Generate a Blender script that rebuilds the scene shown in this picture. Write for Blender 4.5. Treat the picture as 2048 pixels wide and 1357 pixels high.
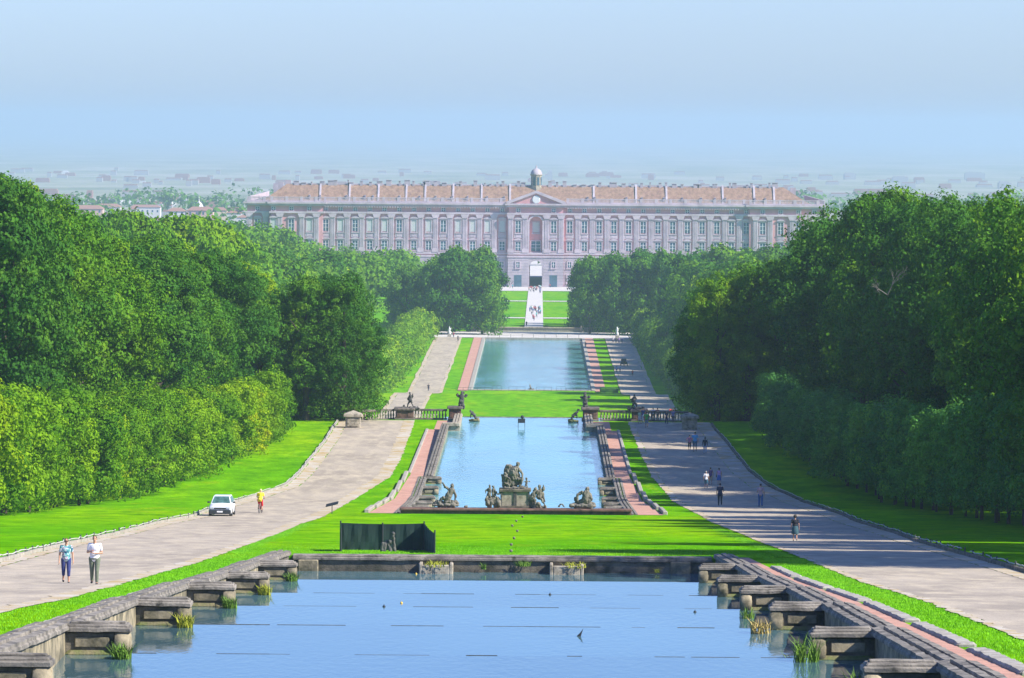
import bpy, math, random
import numpy as np
from mathutils import Vector, Matrix
R = math.radians
random.seed(7); RNG = np.random.default_rng(7)
for o in list(bpy.data.objects): bpy.data.objects.remove(o)
scene = bpy.context.scene
COL = scene.collection

# ---------------------------------------------------------------- camera
F, PPX, PPY, TH, CX, CZ = 10300.0, 1080.7, 245.4, 0.0072, 1.55, 80.0
cd = bpy.data.cameras.new('camera'); cam = bpy.data.objects.new('camera', cd); COL.objects.link(cam)
cd.sensor_width = 36; cd.lens = F / 2048 * 36
cd.shift_x = (1024 - PPX) / 2048; cd.shift_y = (PPY - 678.5) / 2048
cd.clip_start = 1; cd.clip_end = 90000
cam.matrix_world = Matrix.Translation((CX, 0, CZ)) @ Matrix.Rotation(R(90), 4, 'X') @ Matrix.Rotation(TH, 4, 'Z')
scene.camera = cam

# ---------------------------------------------------------------- sky, sun, exposure
SUN_EL, SUN_AZ = R(38), R(111)           # azimuth from +Y towards +X
world = bpy.data.worlds.new('World'); scene.world = world; world.use_nodes = True
wn = world.node_tree; bg = wn.nodes['Background']
sk = wn.nodes.new('ShaderNodeTexSky'); sk.sky_type = 'NISHITA'; sk.sun_disc = False
sk.sun_elevation = SUN_EL; sk.sun_rotation = SUN_AZ; sk.altitude = 150; sk.air_density = 1.0; sk.dust_density = 0.6; sk.ozone_density = 2.5
tint = wn.nodes.new('ShaderNodeMix'); tint.data_type = 'RGBA'; tint.blend_type = 'MULTIPLY'; tint.inputs[0].default_value = 1
tint.inputs[7].default_value = (0.80, 0.99, 1.62, 1)
wn.links.new(sk.outputs[0], tint.inputs[6]); wn.links.new(tint.outputs[2], bg.inputs[0])
bg.inputs[1].default_value = 0.075
sl = bpy.data.lights.new('sun', 'SUN'); sun = bpy.data.objects.new('sun', sl); COL.objects.link(sun)
sl.energy = 4.9; sl.angle = R(0.5); sl.color = (1.0, 0.95, 0.86)
sdir = Vector((math.cos(SUN_EL) * math.sin(SUN_AZ), math.cos(SUN_EL) * math.cos(SUN_AZ), math.sin(SUN_EL)))
sun.rotation_euler = sdir.to_track_quat('Z', 'Y').to_euler(); sun.location = (60, 200, 140)
scene.view_settings.view_transform = 'Standard'; scene.view_settings.look = 'None'
scene.view_settings.gamma = 1; scene.view_settings.exposure = 0.95
scene.render.resolution_x = 1024; scene.render.resolution_y = 678
scene.cycles.volume_bounces = 1; scene.cycles.max_bounces = 8; scene.cycles.transparent_max_bounces = 16

# ---------------------------------------------------------------- the hill: drop below the camera by distance
PD = [0, 60, 125, 151, 186, 232, 286, 315, 353, 412, 433, 474, 535, 542, 560, 800, 940, 970, 1080, 1100, 1190, 1500, 1540, 2197, 3000, 8000, 15000, 42000]
PZ = [4.5, 8.1, 12.3, 14.0, 16.5, 19.5, 23.1, 24.9, 27.2, 30.2, 30.4, 30.7, 31.0, 31.25, 33.0, 48.6, 55.2, 55.7, 57.0, 58.4, 62.7, 62.7, 62.7, 70.3, 74.5, 98, 116, 138]
def P(d): return float(np.interp(d, PD, PZ))
def hump(X, Y):
    k = float(np.interp(Y, [560, 700, 1200, 1500], [0, 1, 1, 0]))
    return k * min(14.0, max(0.0, abs(X) - 48) * 0.12)
def gz(X, Y): return CZ - P(Y) + hump(X, Y)
def der(px, py):
    dx, dy = px - PPX, py - PPY
    return dx * math.cos(TH) + dy * math.sin(TH), -dx * math.sin(TH) + dy * math.cos(TH)
def on_ground(px, py, dmax=3000):               # photo pixel -> point on the hill
    a, b = der(px, py); d = 60.0
    while d < dmax and b / F * d < P(d): d += 0.5
    u = d / F
    return Vector((CX + a * u, d, CZ - P(d)))
def at(px, py, d):                              # photo pixel at a known distance
    a, b = der(px, py); u = d / F
    return Vector((CX + a * u, d, CZ - b * u))

# ---------------------------------------------------------------- helpers
def link(name, me, mat=None, parent=None):
    o = bpy.data.objects.new(name, me); COL.objects.link(o)
    if mat is not None and me is not None and not me.materials:
        for m in (mat if isinstance(mat, (list, tuple)) else [mat]): me.materials.append(m)
    if parent is not None: o.parent = parent
    return o
def empty(name, loc=(0, 0, 0), rz=0.0, s=1.0):
    o = bpy.data.objects.new(name, None); COL.objects.link(o)
    o.location = loc; o.rotation_euler = (0, 0, rz); o.scale = (s, s, s); o.empty_display_size = 0.3
    return o
def tag(o, label, cat, group=None, kind=None):
    if label: o['label'] = label
    if cat: o['category'] = cat
    if group: o['group'] = group
    if kind: o['kind'] = kind
    return o
def struct(o): o['kind'] = 'structure'; return o
def copy_tree(o, parent=None):
    c = o.copy(); COL.objects.link(c)
    if parent is not None: c.parent = parent
    for ch in KIDS.get(o.name, []): copy_tree2(ch, c)
    return c
KIDS = {}
def copy_tree2(o, parent):
    c = o.copy(); COL.objects.link(c); c.parent = parent
    for ch in KIDS.get(o.name, []): copy_tree2(ch, c)
def reg_kids():
    KIDS.clear()
    for o in bpy.data.objects:
        if o.parent: KIDS.setdefault(o.parent.name, []).append(o)
class MB:
    def __init__(s): s.v = []; s.f = []; s.m = []; s.sm = []
    def add(s, vs, fs, mi=0, smooth=False):
        b = len(s.v); s.v += [tuple(v) for v in vs]; s.f += [tuple(b + i for i in f) for f in fs]
        s.m += [mi] * len(fs); s.sm += [smooth] * len(fs); return s
    def box(s, x0, x1, y0, y1, z0, z1, mi=0, M=None):
        vs = [(x, y, z) for z in (z0, z1) for y in (y0, y1) for x in (x0, x1)]
        if M is not None: vs = [M @ Vector(v) for v in vs]
        return s.add(vs, [(0, 2, 3, 1), (4, 5, 7, 6), (0, 1, 5, 4), (2, 6, 7, 3), (0, 4, 6, 2), (1, 3, 7, 5)], mi)
    def bbox(s, x0, x1, y0, y1, z0, z1, b=0.03, mi=0, M=None):      # box with chamfered upper and vertical edges
        def ring(i, z): 
            return [(x0+i+b, y0+i, z), (x1-i-b, y0+i, z), (x1-i, y0+i+b, z), (x1-i, y1-i-b, z), (x1-i-b, y1-i, z), (x0+i+b, y1-i, z), (x0+i, y1-i-b, z), (x0+i, y0+i+b, z)]
        vs = ring(0, z0) + ring(0, z1 - b) + ring(b, z1)
        if M is not None: vs = [M @ Vector(v) for v in vs]
        fs = [tuple(reversed(range(8)))]
        for k in (0, 8):
            for i in range(8): j = (i + 1) % 8; fs.append((k + i, k + j, k + 8 + j, k + 8 + i))
        fs.append(tuple(range(16, 24)))
        return s.add(vs, fs, mi)
    def prism(s, pts, d, y0=0.0, mi=0, axis='Y'):                    # outline in XZ extruded along Y (or outline XY along Z)
        n = len(pts)
        if axis == 'Y': vs = [(p[0], y0, p[1]) for p in pts] + [(p[0], y0 + d, p[1]) for p in pts]
        elif axis == 'X': vs = [(y0, p[0], p[1]) for p in pts] + [(y0 + d, p[0], p[1]) for p in pts]
        else: vs = [(p[0], p[1], y0) for p in pts] + [(p[0], p[1], y0 + d) for p in pts]
        fs = [tuple(range(n)), tuple(range(2 * n - 1, n - 1, -1))] + [(i, n + i, n + (i + 1) % n, (i + 1) % n) for i in range(n)]
        return s.add(vs, fs, mi)
    def tube(s, p0, p1, r0, r1=None, n=8, mi=0, smooth=True):
        p0, p1 = Vector(p0), Vector(p1); r1 = r0 if r1 is None else r1
        d = (p1 - p0)
        if d.length < 1e-6: return s
        q = d.to_track_quat('Z', 'Y'); vs = []
        for p, r in ((p0, r0), (p1, r1)):
            for k in range(n):
                a = 2 * math.pi * k / n; vs.append(p + q @ Vector((r * math.cos(a), r * math.sin(a), 0)))
        fs = [(i, (i + 1) % n, n + (i + 1) % n, n + i) for i in range(n)]
        s.add(vs, fs, mi, smooth); s.add(vs[:n], [tuple(reversed(range(n)))], mi); s.add(vs[n:], [tuple(range(n))], mi)
        return s
    def path(s, pts, r, n=6, mi=0):
        for a, b in zip(pts, pts[1:]): s.tube(a, b, r, r, n, mi)
        return s
    def lathe(s, prof, c=(0, 0, 0), n=16, mi=0, smooth=True, M=None):
        vs = []; k = len(prof)
        for r, z in prof:
            for i in range(n):
                a = 2 * math.pi * i / n; vs.append(Vector((c[0] + r * math.cos(a), c[1] + r * math.sin(a), c[2] + z)))
        if M is not None: vs = [M @ v for v in vs]
        fs = [(j * n + i, j * n + (i + 1) % n, (j + 1) * n + (i + 1) % n, (j + 1) * n + i) for j in range(k - 1) for i in range(n)]
        s.add(vs, fs, mi, smooth); 
        s.add(vs[:n], [tuple(reversed(range(n)))], mi); s.add(vs[-n:], [tuple(range(n))], mi)
        return s
    def ball(s, c, r, n=12, mi=0, M=None):
        r = (r, r, r) if not hasattr(r, '__len__') else r; m = n // 2; vs = []; c = Vector(c)
        for j in range(m + 1):
            t = math.pi * j / m - math.pi / 2
            for i in range(n):
                a = 2 * math.pi * i / n
                v = Vector((r[0] * math.cos(t) * math.cos(a), r[1] * math.cos(t) * math.sin(a), r[2] * math.sin(t)))
                vs.append(c + (M @ v if M is not None else v))
        return s.add(vs, [(j * n + i, j * n + (i + 1) % n, (j + 1) * n + (i + 1) % n, (j + 1) * n + i) for j in range(m) for i in range(n)], mi, True)
    def mesh(s, name):
        me = bpy.data.meshes.new(name); me.from_pydata(s.v, [], s.f)
        me.polygons.foreach_set('material_index', s.m); me.polygons.foreach_set('use_smooth', s.sm); me.update(); return me
    def build(s, name, mat, parent=None, loc=None):
        o = link(name, s.mesh(name), mat, parent)
        if loc is not None: o.location = loc
        return o
def blob(prims, voxel, smooth=2):
    """capsules / ellipsoids fused to one continuous surface"""
    mb = MB()
    for p in prims:
        if p[0] == 'c':
            _, a, ra, b, rb = p; a, b = Vector(a), Vector(b); mb.ball(a, ra, 12); mb.ball(b, rb, 12); mb.tube(a, b, ra, rb, 12)
        elif p[0] == 'e': mb.ball(p[1], p[2], 16, M=(p[3] if len(p) > 3 else None))
        elif p[0] == 'b': mb.box(*p[1])
    me = mb.mesh('tmp'); o = bpy.data.objects.new('tmp', me); COL.objects.link(o)
    m = o.modifiers.new('r', 'REMESH'); m.mode = 'VOXEL'; m.voxel_size = voxel; m.use_smooth_shade = True
    if smooth: k = o.modifiers.new('s', 'SMOOTH'); k.iterations = smooth; k.factor = 0.5
    dg = bpy.context.evaluated_depsgraph_get()
    out = bpy.data.meshes.new_from_object(o.evaluated_get(dg))
    bpy.data.objects.remove(o); bpy.data.meshes.remove(me)
    return out

# ---------------------------------------------------------------- materials
def new_mat(name):
    m = bpy.data.materials.new(name); m.use_nodes = True
    return m, m.node_tree, m.node_tree.nodes['Principled BSDF']
def node(nt, t, **kw):
    n = nt.nodes.new(t)
    for k, v in kw.items(): setattr(n, k, v)
    return n
def ramp(nt, src, stops):
    r = node(nt, 'ShaderNodeValToRGB'); cr = r.color_ramp
    while len(cr.elements) < len(stops): cr.elements.new(0.5)
    for e, (p, c) in zip(cr.elements, stops): e.position = p; e.color = (*c, 1)
    nt.links.new(src, r.inputs[0]); return r.outputs[0]
def coords(nt, kind='Object', scale=(1, 1, 1), loc=(0, 0, 0)):
    tc = node(nt, 'ShaderNodeTexCoord'); mp = node(nt, 'ShaderNodeMapping')
    mp.inputs['Scale'].default_value = scale; mp.inputs['Location'].default_value = loc
    if kind == 'World': g = node(nt, 'ShaderNodeNewGeometry'); nt.links.new(g.outputs['Position'], mp.inputs[0])
    else: nt.links.new(tc.outputs[kind], mp.inputs[0])
    return mp.outputs[0]
def noise(nt, vec, scale, detail=6, rough=0.6):
    n = node(nt, 'ShaderNodeTexNoise'); n.inputs['Scale'].default_value = scale; n.inputs['Detail'].default_value = detail; n.inputs['Roughness'].default_value = rough
    nt.links.new(vec, n.inputs['Vector']); return n.outputs['Fac']
def mixc(nt, fac, a, b, mode='MIX'):
    m = node(nt, 'ShaderNodeMix', data_type='RGBA', blend_type=mode)
    if hasattr(fac, 'links'): nt.links.new(fac, m.inputs[0])
    else: m.inputs[0].default_value = fac
    for i, c in ((6, a), (7, b)):
        if hasattr(c, 'links'): nt.links.new(c, m.inputs[i])
        else: m.inputs[i].default_value = (*c, 1)
    return m.outputs[2]
def bump(nt, b, h, strength=0.5, dist=0.05):
    n = node(nt, 'ShaderNodeBump'); n.inputs['Strength'].default_value = strength; n.inputs['Distance'].default_value = dist
    nt.links.new(h, n.inputs['Height']); nt.links.new(n.outputs[0], b.inputs['Normal'])
def flat(name, col, rough=0.6, metal=0.0, var=0.15, scale=6, kind='Object'):
    m, nt, b = new_mat(name); v = coords(nt, kind); f = noise(nt, v, scale, 4)
    lo = tuple(c * (1 - var) for c in col); hi = tuple(min(1, c * (1 + var)) for c in col)
    nt.links.new(ramp(nt, f, [(0.3, lo), (0.7, hi)]), b.inputs['Base Color']); b.inputs['Roughness'].default_value = rough; b.inputs['Metallic'].default_value = metal
    return m
def patchy(name, cols, scales=(0.3, 3, 20), rough=0.85, bumpd=0.02, vec='World', stretch=(1, 1, 1)):
    """several colours broken up by noise at several sizes"""
    m, nt, b = new_mat(name); v = coords(nt, vec, stretch)
    c = ramp(nt, noise(nt, v, scales[0]), [(0.35, cols[0]), (0.65, cols[1])])
    c2 = mixc(nt, ramp(nt, noise(nt, v, scales[1]), [(0.45, (0, 0, 0)), (0.7, (1, 1, 1))]), c, cols[2])
    c3 = mixc(nt, ramp(nt, noise(nt, v, scales[2], 3), [(0.3, (0.72,) * 3), (0.7, (1.15,) * 3)]), (0, 0, 0), c2)
    mm = node(nt, 'ShaderNodeMix', data_type='RGBA', blend_type='MULTIPLY'); mm.inputs[0].default_value = 1
    nt.links.new(c2, mm.inputs[6]); nt.links.new(ramp(nt, noise(nt, v, scales[2], 3), [(0.3, (0.75,) * 3), (0.7, (1.0,) * 3)]), mm.inputs[7])
    nt.links.new(mm.outputs[2], b.inputs['Base Color']); b.inputs['Roughness'].default_value = rough
    b.inputs['Specular IOR Level'].default_value = 0.25
    if bumpd: bump(nt, b, noise(nt, v, scales[2], 4), 0.6, bumpd)
    return m
MT = {}
MT['grass'] = patchy('lawn_grass', [(0.085, 0.27, 0.004), (0.15, 0.34, 0.004), (0.20, 0.36, 0.006)], (0.05, 0.35, 5), 0.9, 0.05, stretch=(1, 0.25, 1))
MT['asphalt'] = patchy('dusty_asphalt', [(0.31, 0.26, 0.20), (0.45, 0.38, 0.29), (0.54, 0.45, 0.32)], (0.25, 0.9, 14), 0.9, 0.01, stretch=(1, 0.3, 1))
MT['gravel'] = patchy('pale_gravel', [(0.46, 0.38, 0.26), (0.55, 0.50, 0.42), (0.42, 0.28, 0.08)], (0.25, 0.8, 12), 0.95, 0.03)
MT['walk'] = patchy('pink_gravel_walk', [(0.50, 0.26, 0.19), (0.58, 0.33, 0.24), (0.38, 0.22, 0.16)], (0.3, 1.5, 15), 0.95, 0.02)
MT['whitepath'] = patchy('white_gravel', [(0.58, 0.54, 0.5), (0.66, 0.62, 0.58), (0.5, 0.45, 0.4)], (0.1, 0.6, 10), 0.95, 0.0)
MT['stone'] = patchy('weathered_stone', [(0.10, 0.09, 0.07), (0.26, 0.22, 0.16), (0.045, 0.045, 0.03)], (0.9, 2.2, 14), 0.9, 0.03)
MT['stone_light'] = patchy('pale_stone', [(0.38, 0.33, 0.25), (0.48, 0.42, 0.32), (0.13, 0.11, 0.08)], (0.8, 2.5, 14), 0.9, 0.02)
MT['moss'] = patchy('mossy_stone', [(0.14, 0.13, 0.07), (0.22, 0.19, 0.10), (0.10, 0.16, 0.02)], (1.2, 2.0, 14), 0.95, 0.04)
MT['pinkstone'] = patchy('pinkish_brick_wall', [(0.13, 0.06, 0.045), (0.22, 0.13, 0.10), (0.05, 0.035, 0.03)], (0.8, 2.5, 10), 0.9, 0.03)
MT['statue'] = patchy('weathered_marble', [(0.13, 0.12, 0.10), (0.32, 0.29, 0.23), (0.05, 0.045, 0.04)], (2.5, 5, 20), 0.85, 0.01)
MT['statue_dark'] = patchy('dark_marble', [(0.07, 0.07, 0.065), (0.16, 0.155, 0.14), (0.03, 0.03, 0.03)], (2.5, 5, 20), 0.85, 0.01)  # dark stone; its tone also paints the balustrade statues as backlit
MT['statue_white'] = flat('white_marble', (0.6, 0.6, 0.58), 0.7)
def water_mat(name, base, scale, stren, dist):
    m, nt, b = new_mat(name); v = coords(nt, 'World', (1, 0.35, 1))
    c = ramp(nt, noise(nt, v, 0.06, 3), [(0.35, base), (0.65, tuple(x * 1.5 for x in base))])
    nt.links.new(c, b.inputs['Base Color']); b.inputs['Roughness'].default_value = 0.06; b.inputs['IOR'].default_value = 1.34
    a = node(nt, 'ShaderNodeMath', operation='ADD'); nt.links.new(noise(nt, v, scale, 3), a.inputs[0]); nt.links.new(noise(nt, v, scale * 4, 2), a.inputs[1])
    bump(nt, b, a.outputs[0], stren, dist)
    bands = ramp(nt, noise(nt, coords(nt, 'World', (0.25, 0.06, 1)), 1.0, 4), [(0.35, (stren * .45,) * 3), (0.6, (stren * 1.7,) * 3)]); nt.links.new(bands, [n for n in nt.nodes if n.type == 'BUMP'][0].inputs['Strength'])
    return m
MT['water'] = water_mat('pool_water', (0.05, 0.105, 0.12), 1.1, 0.2, 0.02)
MT['water_far'] = water_mat('canal_water', (0.09, 0.27, 0.30), 0.7, 0.5, 0.05)
# ================================================================ ground, water, roads
def rows():
    ys = list(np.arange(0, 560, 1.0)) + list(np.arange(560, 1200, 10.0)) + list(np.arange(1200, 2200, 15.0)) + list(np.geomspace(2200, 42000, 60))
    ys += [d for d in PD] + [PIT0 - .02, PIT0, PIT1, PIT1 + .02, CP0 - .02, CP0, CP1, CP1 + .02, CN0 - .02, CN0, CN1, CN1 + .02]
    return sorted(set(float(y) for y in ys))
PIT0, PIT1 = 84.0, 228.4      # upper pool
CP0, CP1 = 365.9, 541.0       # middle pool
CN0, CN1 = 1205.0, 1493.0     # canal
def pit(Y):
    if PIT0 <= Y <= PIT1: return 9.65, P(Y) + 3.2
    if CP0 <= Y <= CP1: return (8.35 if Y < 442 else (7.85 if Y < 517 else 6.75)), 34.2
    if CN0 <= Y <= CN1: return 14.0, 64.5
    return None
YS = rows()
EDGE = lambda Y: float(np.interp(Y, [0, PIT0, PIT1, CP0, 441.9, 442.1, 516.9, 517.1, 541, CN0, CN1, 42000], [9.65, 9.65, 9.65, 8.35, 8.35, 7.85, 7.85, 6.75, 6.75, 14, 14, 14]))
side = [0.02, 1, 3, 6, 10, 15, 22, 30, 38, 48, 60, 80, 110, 160, 250, 400, 700, 1500, 4000, 12000, 26000]
vs, fs = [], []
for Y in YS:
    e = EDGE(Y); p = pit(Y); row = []
    xs = [-(e + s) for s in reversed(side)] + [-e, -e * .5, 0, e * .5, e] + [e + s for s in side]
    for x in xs:
        z = gz(x, Y)
        if p and abs(x) <= e: z = CZ - p[1]
        elif abs(x) > e: z += 0
        row.append((x, Y, z))
    vs += row
nc = len(row)
for j in range(len(YS) - 1):
    for i in range(nc - 1): fs.append((j * nc + i, j * nc + i + 1, (j + 1) * nc + i + 1, (j + 1) * nc + i))
me = bpy.data.meshes.new('ground'); me.from_pydata(vs, [], fs); me.update()
# the far plain is dry farmland, painted paler to add haze; the hill is lawn
m, nt, b = new_mat('ground_mat')
gv = coords(nt, 'World', (1, 0.25, 1)); g1 = noise(nt, gv, 0.06, 5); g2 = noise(nt, coords(nt, 'World'), 3.5, 5)
c = ramp(nt, g1, [(0.3, (0.09, 0.34, 0.0)), (0.5, (0.16, 0.42, 0.0)), (0.72, (0.26, 0.46, 0.0))])
g3 = noise(nt, coords(nt, 'World', (1, 0.5, 1)), 0.5, 6)
c = mixc(nt, ramp(nt, g3, [(0.38, (0, 0, 0)), (0.72, (.9, .9, .9))]), c, (0.05, 0.21, 0.0))
c = mixc(nt, ramp(nt, noise(nt, coords(nt, 'World', (1, 0.4, 1), (40, 7, 0)), 0.22, 7, .7), [(0.56, (0, 0, 0)), (0.72, (.55, .55, .55))]), c, (0.34, 0.40, 0.01))
mm = mixc(nt, 1.0, c, ramp(nt, g2, [(0.3, (0.62,) * 3), (0.7, (1.1,) * 3)]), 'MULTIPLY')
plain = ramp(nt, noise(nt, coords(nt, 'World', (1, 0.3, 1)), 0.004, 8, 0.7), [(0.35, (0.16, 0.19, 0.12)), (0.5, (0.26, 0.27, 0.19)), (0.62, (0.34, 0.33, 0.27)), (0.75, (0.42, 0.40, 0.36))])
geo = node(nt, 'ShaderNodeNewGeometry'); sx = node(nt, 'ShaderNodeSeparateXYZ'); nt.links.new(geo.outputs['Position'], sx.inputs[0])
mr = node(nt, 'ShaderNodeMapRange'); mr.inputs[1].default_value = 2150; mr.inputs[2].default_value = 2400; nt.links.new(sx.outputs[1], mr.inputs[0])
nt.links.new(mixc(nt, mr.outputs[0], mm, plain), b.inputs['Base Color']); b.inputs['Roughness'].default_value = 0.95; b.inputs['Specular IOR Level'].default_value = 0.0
bump(nt, b, g2, 0.8, 0.08)
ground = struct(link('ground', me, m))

def sheet(name, fl, fr, y0, y1, dz, mat, jag=0.0, ncol=1, seed=1, zf=None):
    """strip that follows the hill between two edges"""
    rg = np.random.default_rng(seed); ys = [y0] + [y for y in YS if y0 < y < y1] + [y1]; v, f = [], []
    for Y in ys:
        a, c_ = fl(Y), fr(Y)
        if jag: a += float(rg.normal(0, jag)); c_ += float(rg.normal(0, jag))
        for k in range(ncol + 1):
            x = a + (c_ - a) * k / ncol; v.append((x, Y, (zf(Y) if zf else gz(x, Y)) + dz))
    n = ncol + 1
    for j in range(len(ys) - 1):
        for i in range(ncol): f.append((j * n + i, j * n + i + 1, (j + 1) * n + i + 1, (j + 1) * n + i))
    me = bpy.data.meshes.new(name); me.from_pydata(v, [], f); me.update()
    return struct(link(name, me, mat))
def edge_fn(pix, ext0=None):
    pts = sorted([(p.y, p.x) for p in (on_ground(*q) for q in pix)])
    ys = [p[0] for p in pts]; xs = [p[1] for p in pts]
    return lambda Y: float(np.interp(Y, ys, xs))
LO = edge_fn([(0, 1135), (113, 1104), (171, 1090), (256, 1072), (342, 1049), (410, 1036), (472, 1013), (533, 996), (598, 974), (625, 950), (652, 915), (676, 882), (688, 858)])
LI = edge_fn([(0, 1217), (103, 1198), (198, 1172), (273, 1152), (376, 1124), (461, 1095), (513, 1075), (575, 1049), (640, 1023), (685, 998), (722, 975), (756, 955), (779, 915), (799, 870), (810, 842)])
RI = edge_fn([(2048, 1274), (1880, 1208), (1700, 1150), (1600, 1110), (1500, 1070), (1420, 1035), (1350, 992), (1318, 955), (1295, 910), (1280, 875), (1268, 850)])
RO = edge_fn([(2048, 1160), (1900, 1115), (1750, 1068), (1640, 1030), (1560, 1002), (1500, 975), (1462, 945), (1432, 905), (1415, 880), (1400, 862)])
LO_, RO_ = LO, RO
def LOe(Y): return LO(Y) if Y > 196 else float(np.interp(Y, [60, 196], [-18.6, LO(196)]))
def ROe(Y): return RO(Y) if Y > 190 else float(np.interp(Y, [60, 190], [19.0, RO(190)]))
print('road L', [(int(Y), round(LOe(Y), 1), round(LI(Y), 1)) for Y in range(120, 541, 60)]); print('road R', [(int(Y), round(RI(Y), 1), round(ROe(Y), 1)) for Y in range(120, 541, 60)])
sheet('road', LOe, LI, 60, 534, 0.012, MT['asphalt'], 0.0)
sheet('road', RI, ROe, 60, 534, 0.012, MT['asphalt'], 0.0)
shw = lambda Y: float(np.interp(Y, [60, 250, 380, 470, 534], [0.55, 0.6, 1.0, 1.1, 1.0]))
for nm, a, c_, s in (('road_verge', lambda Y: LOe(Y) - shw(Y), LOe, 3), ('road_verge', lambda Y: LI(Y) - 0.1, lambda Y: LI(Y) + shw(Y), 4), ('road_verge', lambda Y: RI(Y) - .55 * shw(Y), RI, 5), ('road_verge', ROe, lambda Y: ROe(Y) + 1.5 * shw(Y), 6)):
    sheet(nm, a, c_, 60, 534, 0.024, MT['gravel'], 0.06, 1, s)
# lower roads beside the canal
for y0, y1, w in ((945, 1090, 6.3), (1150, 1497, 6.3)):
    for sg in (-1, 1):
        ln = (lambda Y: -27.8) if sg < 0 else (lambda Y: 21.4); rn = (lambda Y: -21.4) if sg < 0 else (lambda Y: 27.8)
        sheet('road', ln, rn, y0, y1, 0.12, MT['asphalt'])
        sheet('road_verge', (lambda Y: -28.7) if sg < 0 else (lambda Y: 27.8), (lambda Y: -27.8) if sg < 0 else (lambda Y: 28.7), y0, y1, 0.14, MT['gravel'], .1)
        sheet('road_verge', (lambda Y: -21.4) if sg < 0 else (lambda Y: 20.7), (lambda Y: -20.7) if sg < 0 else (lambda Y: 21.4), y0, y1, 0.14, MT['gravel'], .1)
for sg in (-1, 1):
    a, c_ = sorted((sg * 14.9, sg * 17.3)); sheet('walk', lambda Y: a, lambda Y: c_, 1200, 1496, 0.12, MT['walk'])
# forecourt, cross walk and central drive before the palace
sheet('forecourt', lambda Y: -60, lambda Y: 60, 2115, 2190, 0.15, MT['whitepath'], 0, 4)
sheet('forecourt', lambda Y: -60, lambda Y: 60, 2190, 2900, 0.15, MT['whitepath'], 0, 4)
sheet('terrace', lambda Y: -30, lambda Y: 30, 1496, 1538, 0.14, MT['whitepath'], 0, 4)
sheet('central_drive', lambda Y: -2.9, lambda Y: 2.9, 1539, 2114, 0.16, MT['whitepath'])
for yy in (1690, 1930):
    for sg in (-1, 1):
        a, c_ = sorted((sg * 3.0, sg * 17)); sheet('cross_path', lambda Y: a, lambda Y: c_, yy, yy + 12, 0.15, MT['whitepath'])
# pink walks beside the upper and middle pools
def walk_sheet(x0, x1, y0, y1): 
    for sg in (-1, 1):
        a, c_ = sorted((sg * x0, sg * (10.75 if (sg < 0 and y0 == 84) else x1))); sheet('walk', lambda Y: a, lambda Y: c_, y0, y1, 0.02, MT['walk'], 0.0)
sheet('walk', lambda Y: 10.1, lambda Y: 10.95, 84, 229, 0.02, MT['walk']); [sheet('walk', *((lambda Y: -float(np.interp(Y, [366, 442], [10.5, 9.5])), lambda Y: -8.6) if q < 0 else (lambda Y: 8.6, lambda Y: float(np.interp(Y, [366, 442], [10.5, 9.5])))), 366, 442, .02, MT['walk']) for q in (-1, 1)]; walk_sheet(8.1, 9.45, 442.01, 517); walk_sheet(7.0, 8.9, 517.01, 534)
# water
def water(name, hw, y0, y1, drop, mat):
    mb = MB(); mb.add([(-hw, y0, CZ - drop), (hw, y0, CZ - drop), (hw, y1, CZ - drop), (-hw, y1, CZ - drop)], [(0, 1, 2, 3)])
    return struct(mb.build(name, mat))
STEPS = [101, 120.5, 141.5, 162, 182.5, 203.5]
WL = [P(d) + 0.48 for d in STEPS] + [19.95]
edges = [84] + STEPS + [228.2]
for i in range(7): water('water', 9.6, edges[i] + 0.25, edges[i + 1], WL[i], MT['water'])
# small cascades between the terraced basins
for i in range(6):
    mb = MB(); y = edges[i + 1]; z0, z1 = CZ - WL[i], CZ - WL[i + 1]
    mb.box(-9.5, 9.5, y, y + 0.25, z1 - 0.5, z0 - 0.06)
    rgl = random.Random(i); x = -7.9
    while x < 7.8:
        w = rgl.uniform(.3, 2.2); mb.box(x, min(x + w, 7.95), y + .04, y + .07, z0 - .059, z0 + rgl.uniform(.002, .01)); x += w + rgl.uniform(.1, 1.8) * (rgl.random() < .75)
    struct(mb.build('basin_ledge', MT['statue_dark']))
water('water', 8.3, 366.1, 540.9, 31.0, MT['water_far'])
water('canal_water', 13.95, 1205.1, 1492.9, 63.0, MT['water_far'])
# ================================================================ foliage
def leaf_mat(name, cols, transl=0.22):
    m, nt, b = new_mat(name); oi = node(nt, 'ShaderNodeObjectInfo')
    v = coords(nt, 'World'); f = noise(nt, v, 0.35, 5, 0.7); f2 = noise(nt, v, 3.0, 3)
    c = ramp(nt, f, [(0.3, cols[0]), (0.5, cols[1]), (0.7, cols[2])])
    c = mixc(nt, 1.0, c, ramp(nt, f2, [(0.3, (0.6,) * 3), (0.7, (1.25,) * 3)]), 'MULTIPLY')
    c = mixc(nt, 1.0, c, ramp(nt, oi.outputs['Random'], [(0.0, (0.42, 0.6, 0.85)), (0.45, (0.85, 0.9, 1)), (0.8, (1.1, 1.05, 0.9)), (1.0, (1.45, 1.2, 0.8))]), 'MULTIPLY')
    nt.links.new(c, b.inputs['Base Color']); b.inputs['Roughness'].default_value = 0.75; b.inputs['Specular IOR Level'].default_value = 0.12
    t = node(nt, 'ShaderNodeBsdfTranslucent'); nt.links.new(mixc(nt, 1.0, c, (1.0, 1.15, 0.4), 'MULTIPLY'), t.inputs[0])
    ms = node(nt, 'ShaderNodeMixShader'); ms.inputs[0].default_value = transl
    nt.links.new(b.outputs[0], ms.inputs[1]); nt.links.new(t.outputs[0], ms.inputs[2])
    nt.links.new(ms.outputs[0], nt.nodes['Material Output'].inputs[0]); return m
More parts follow.
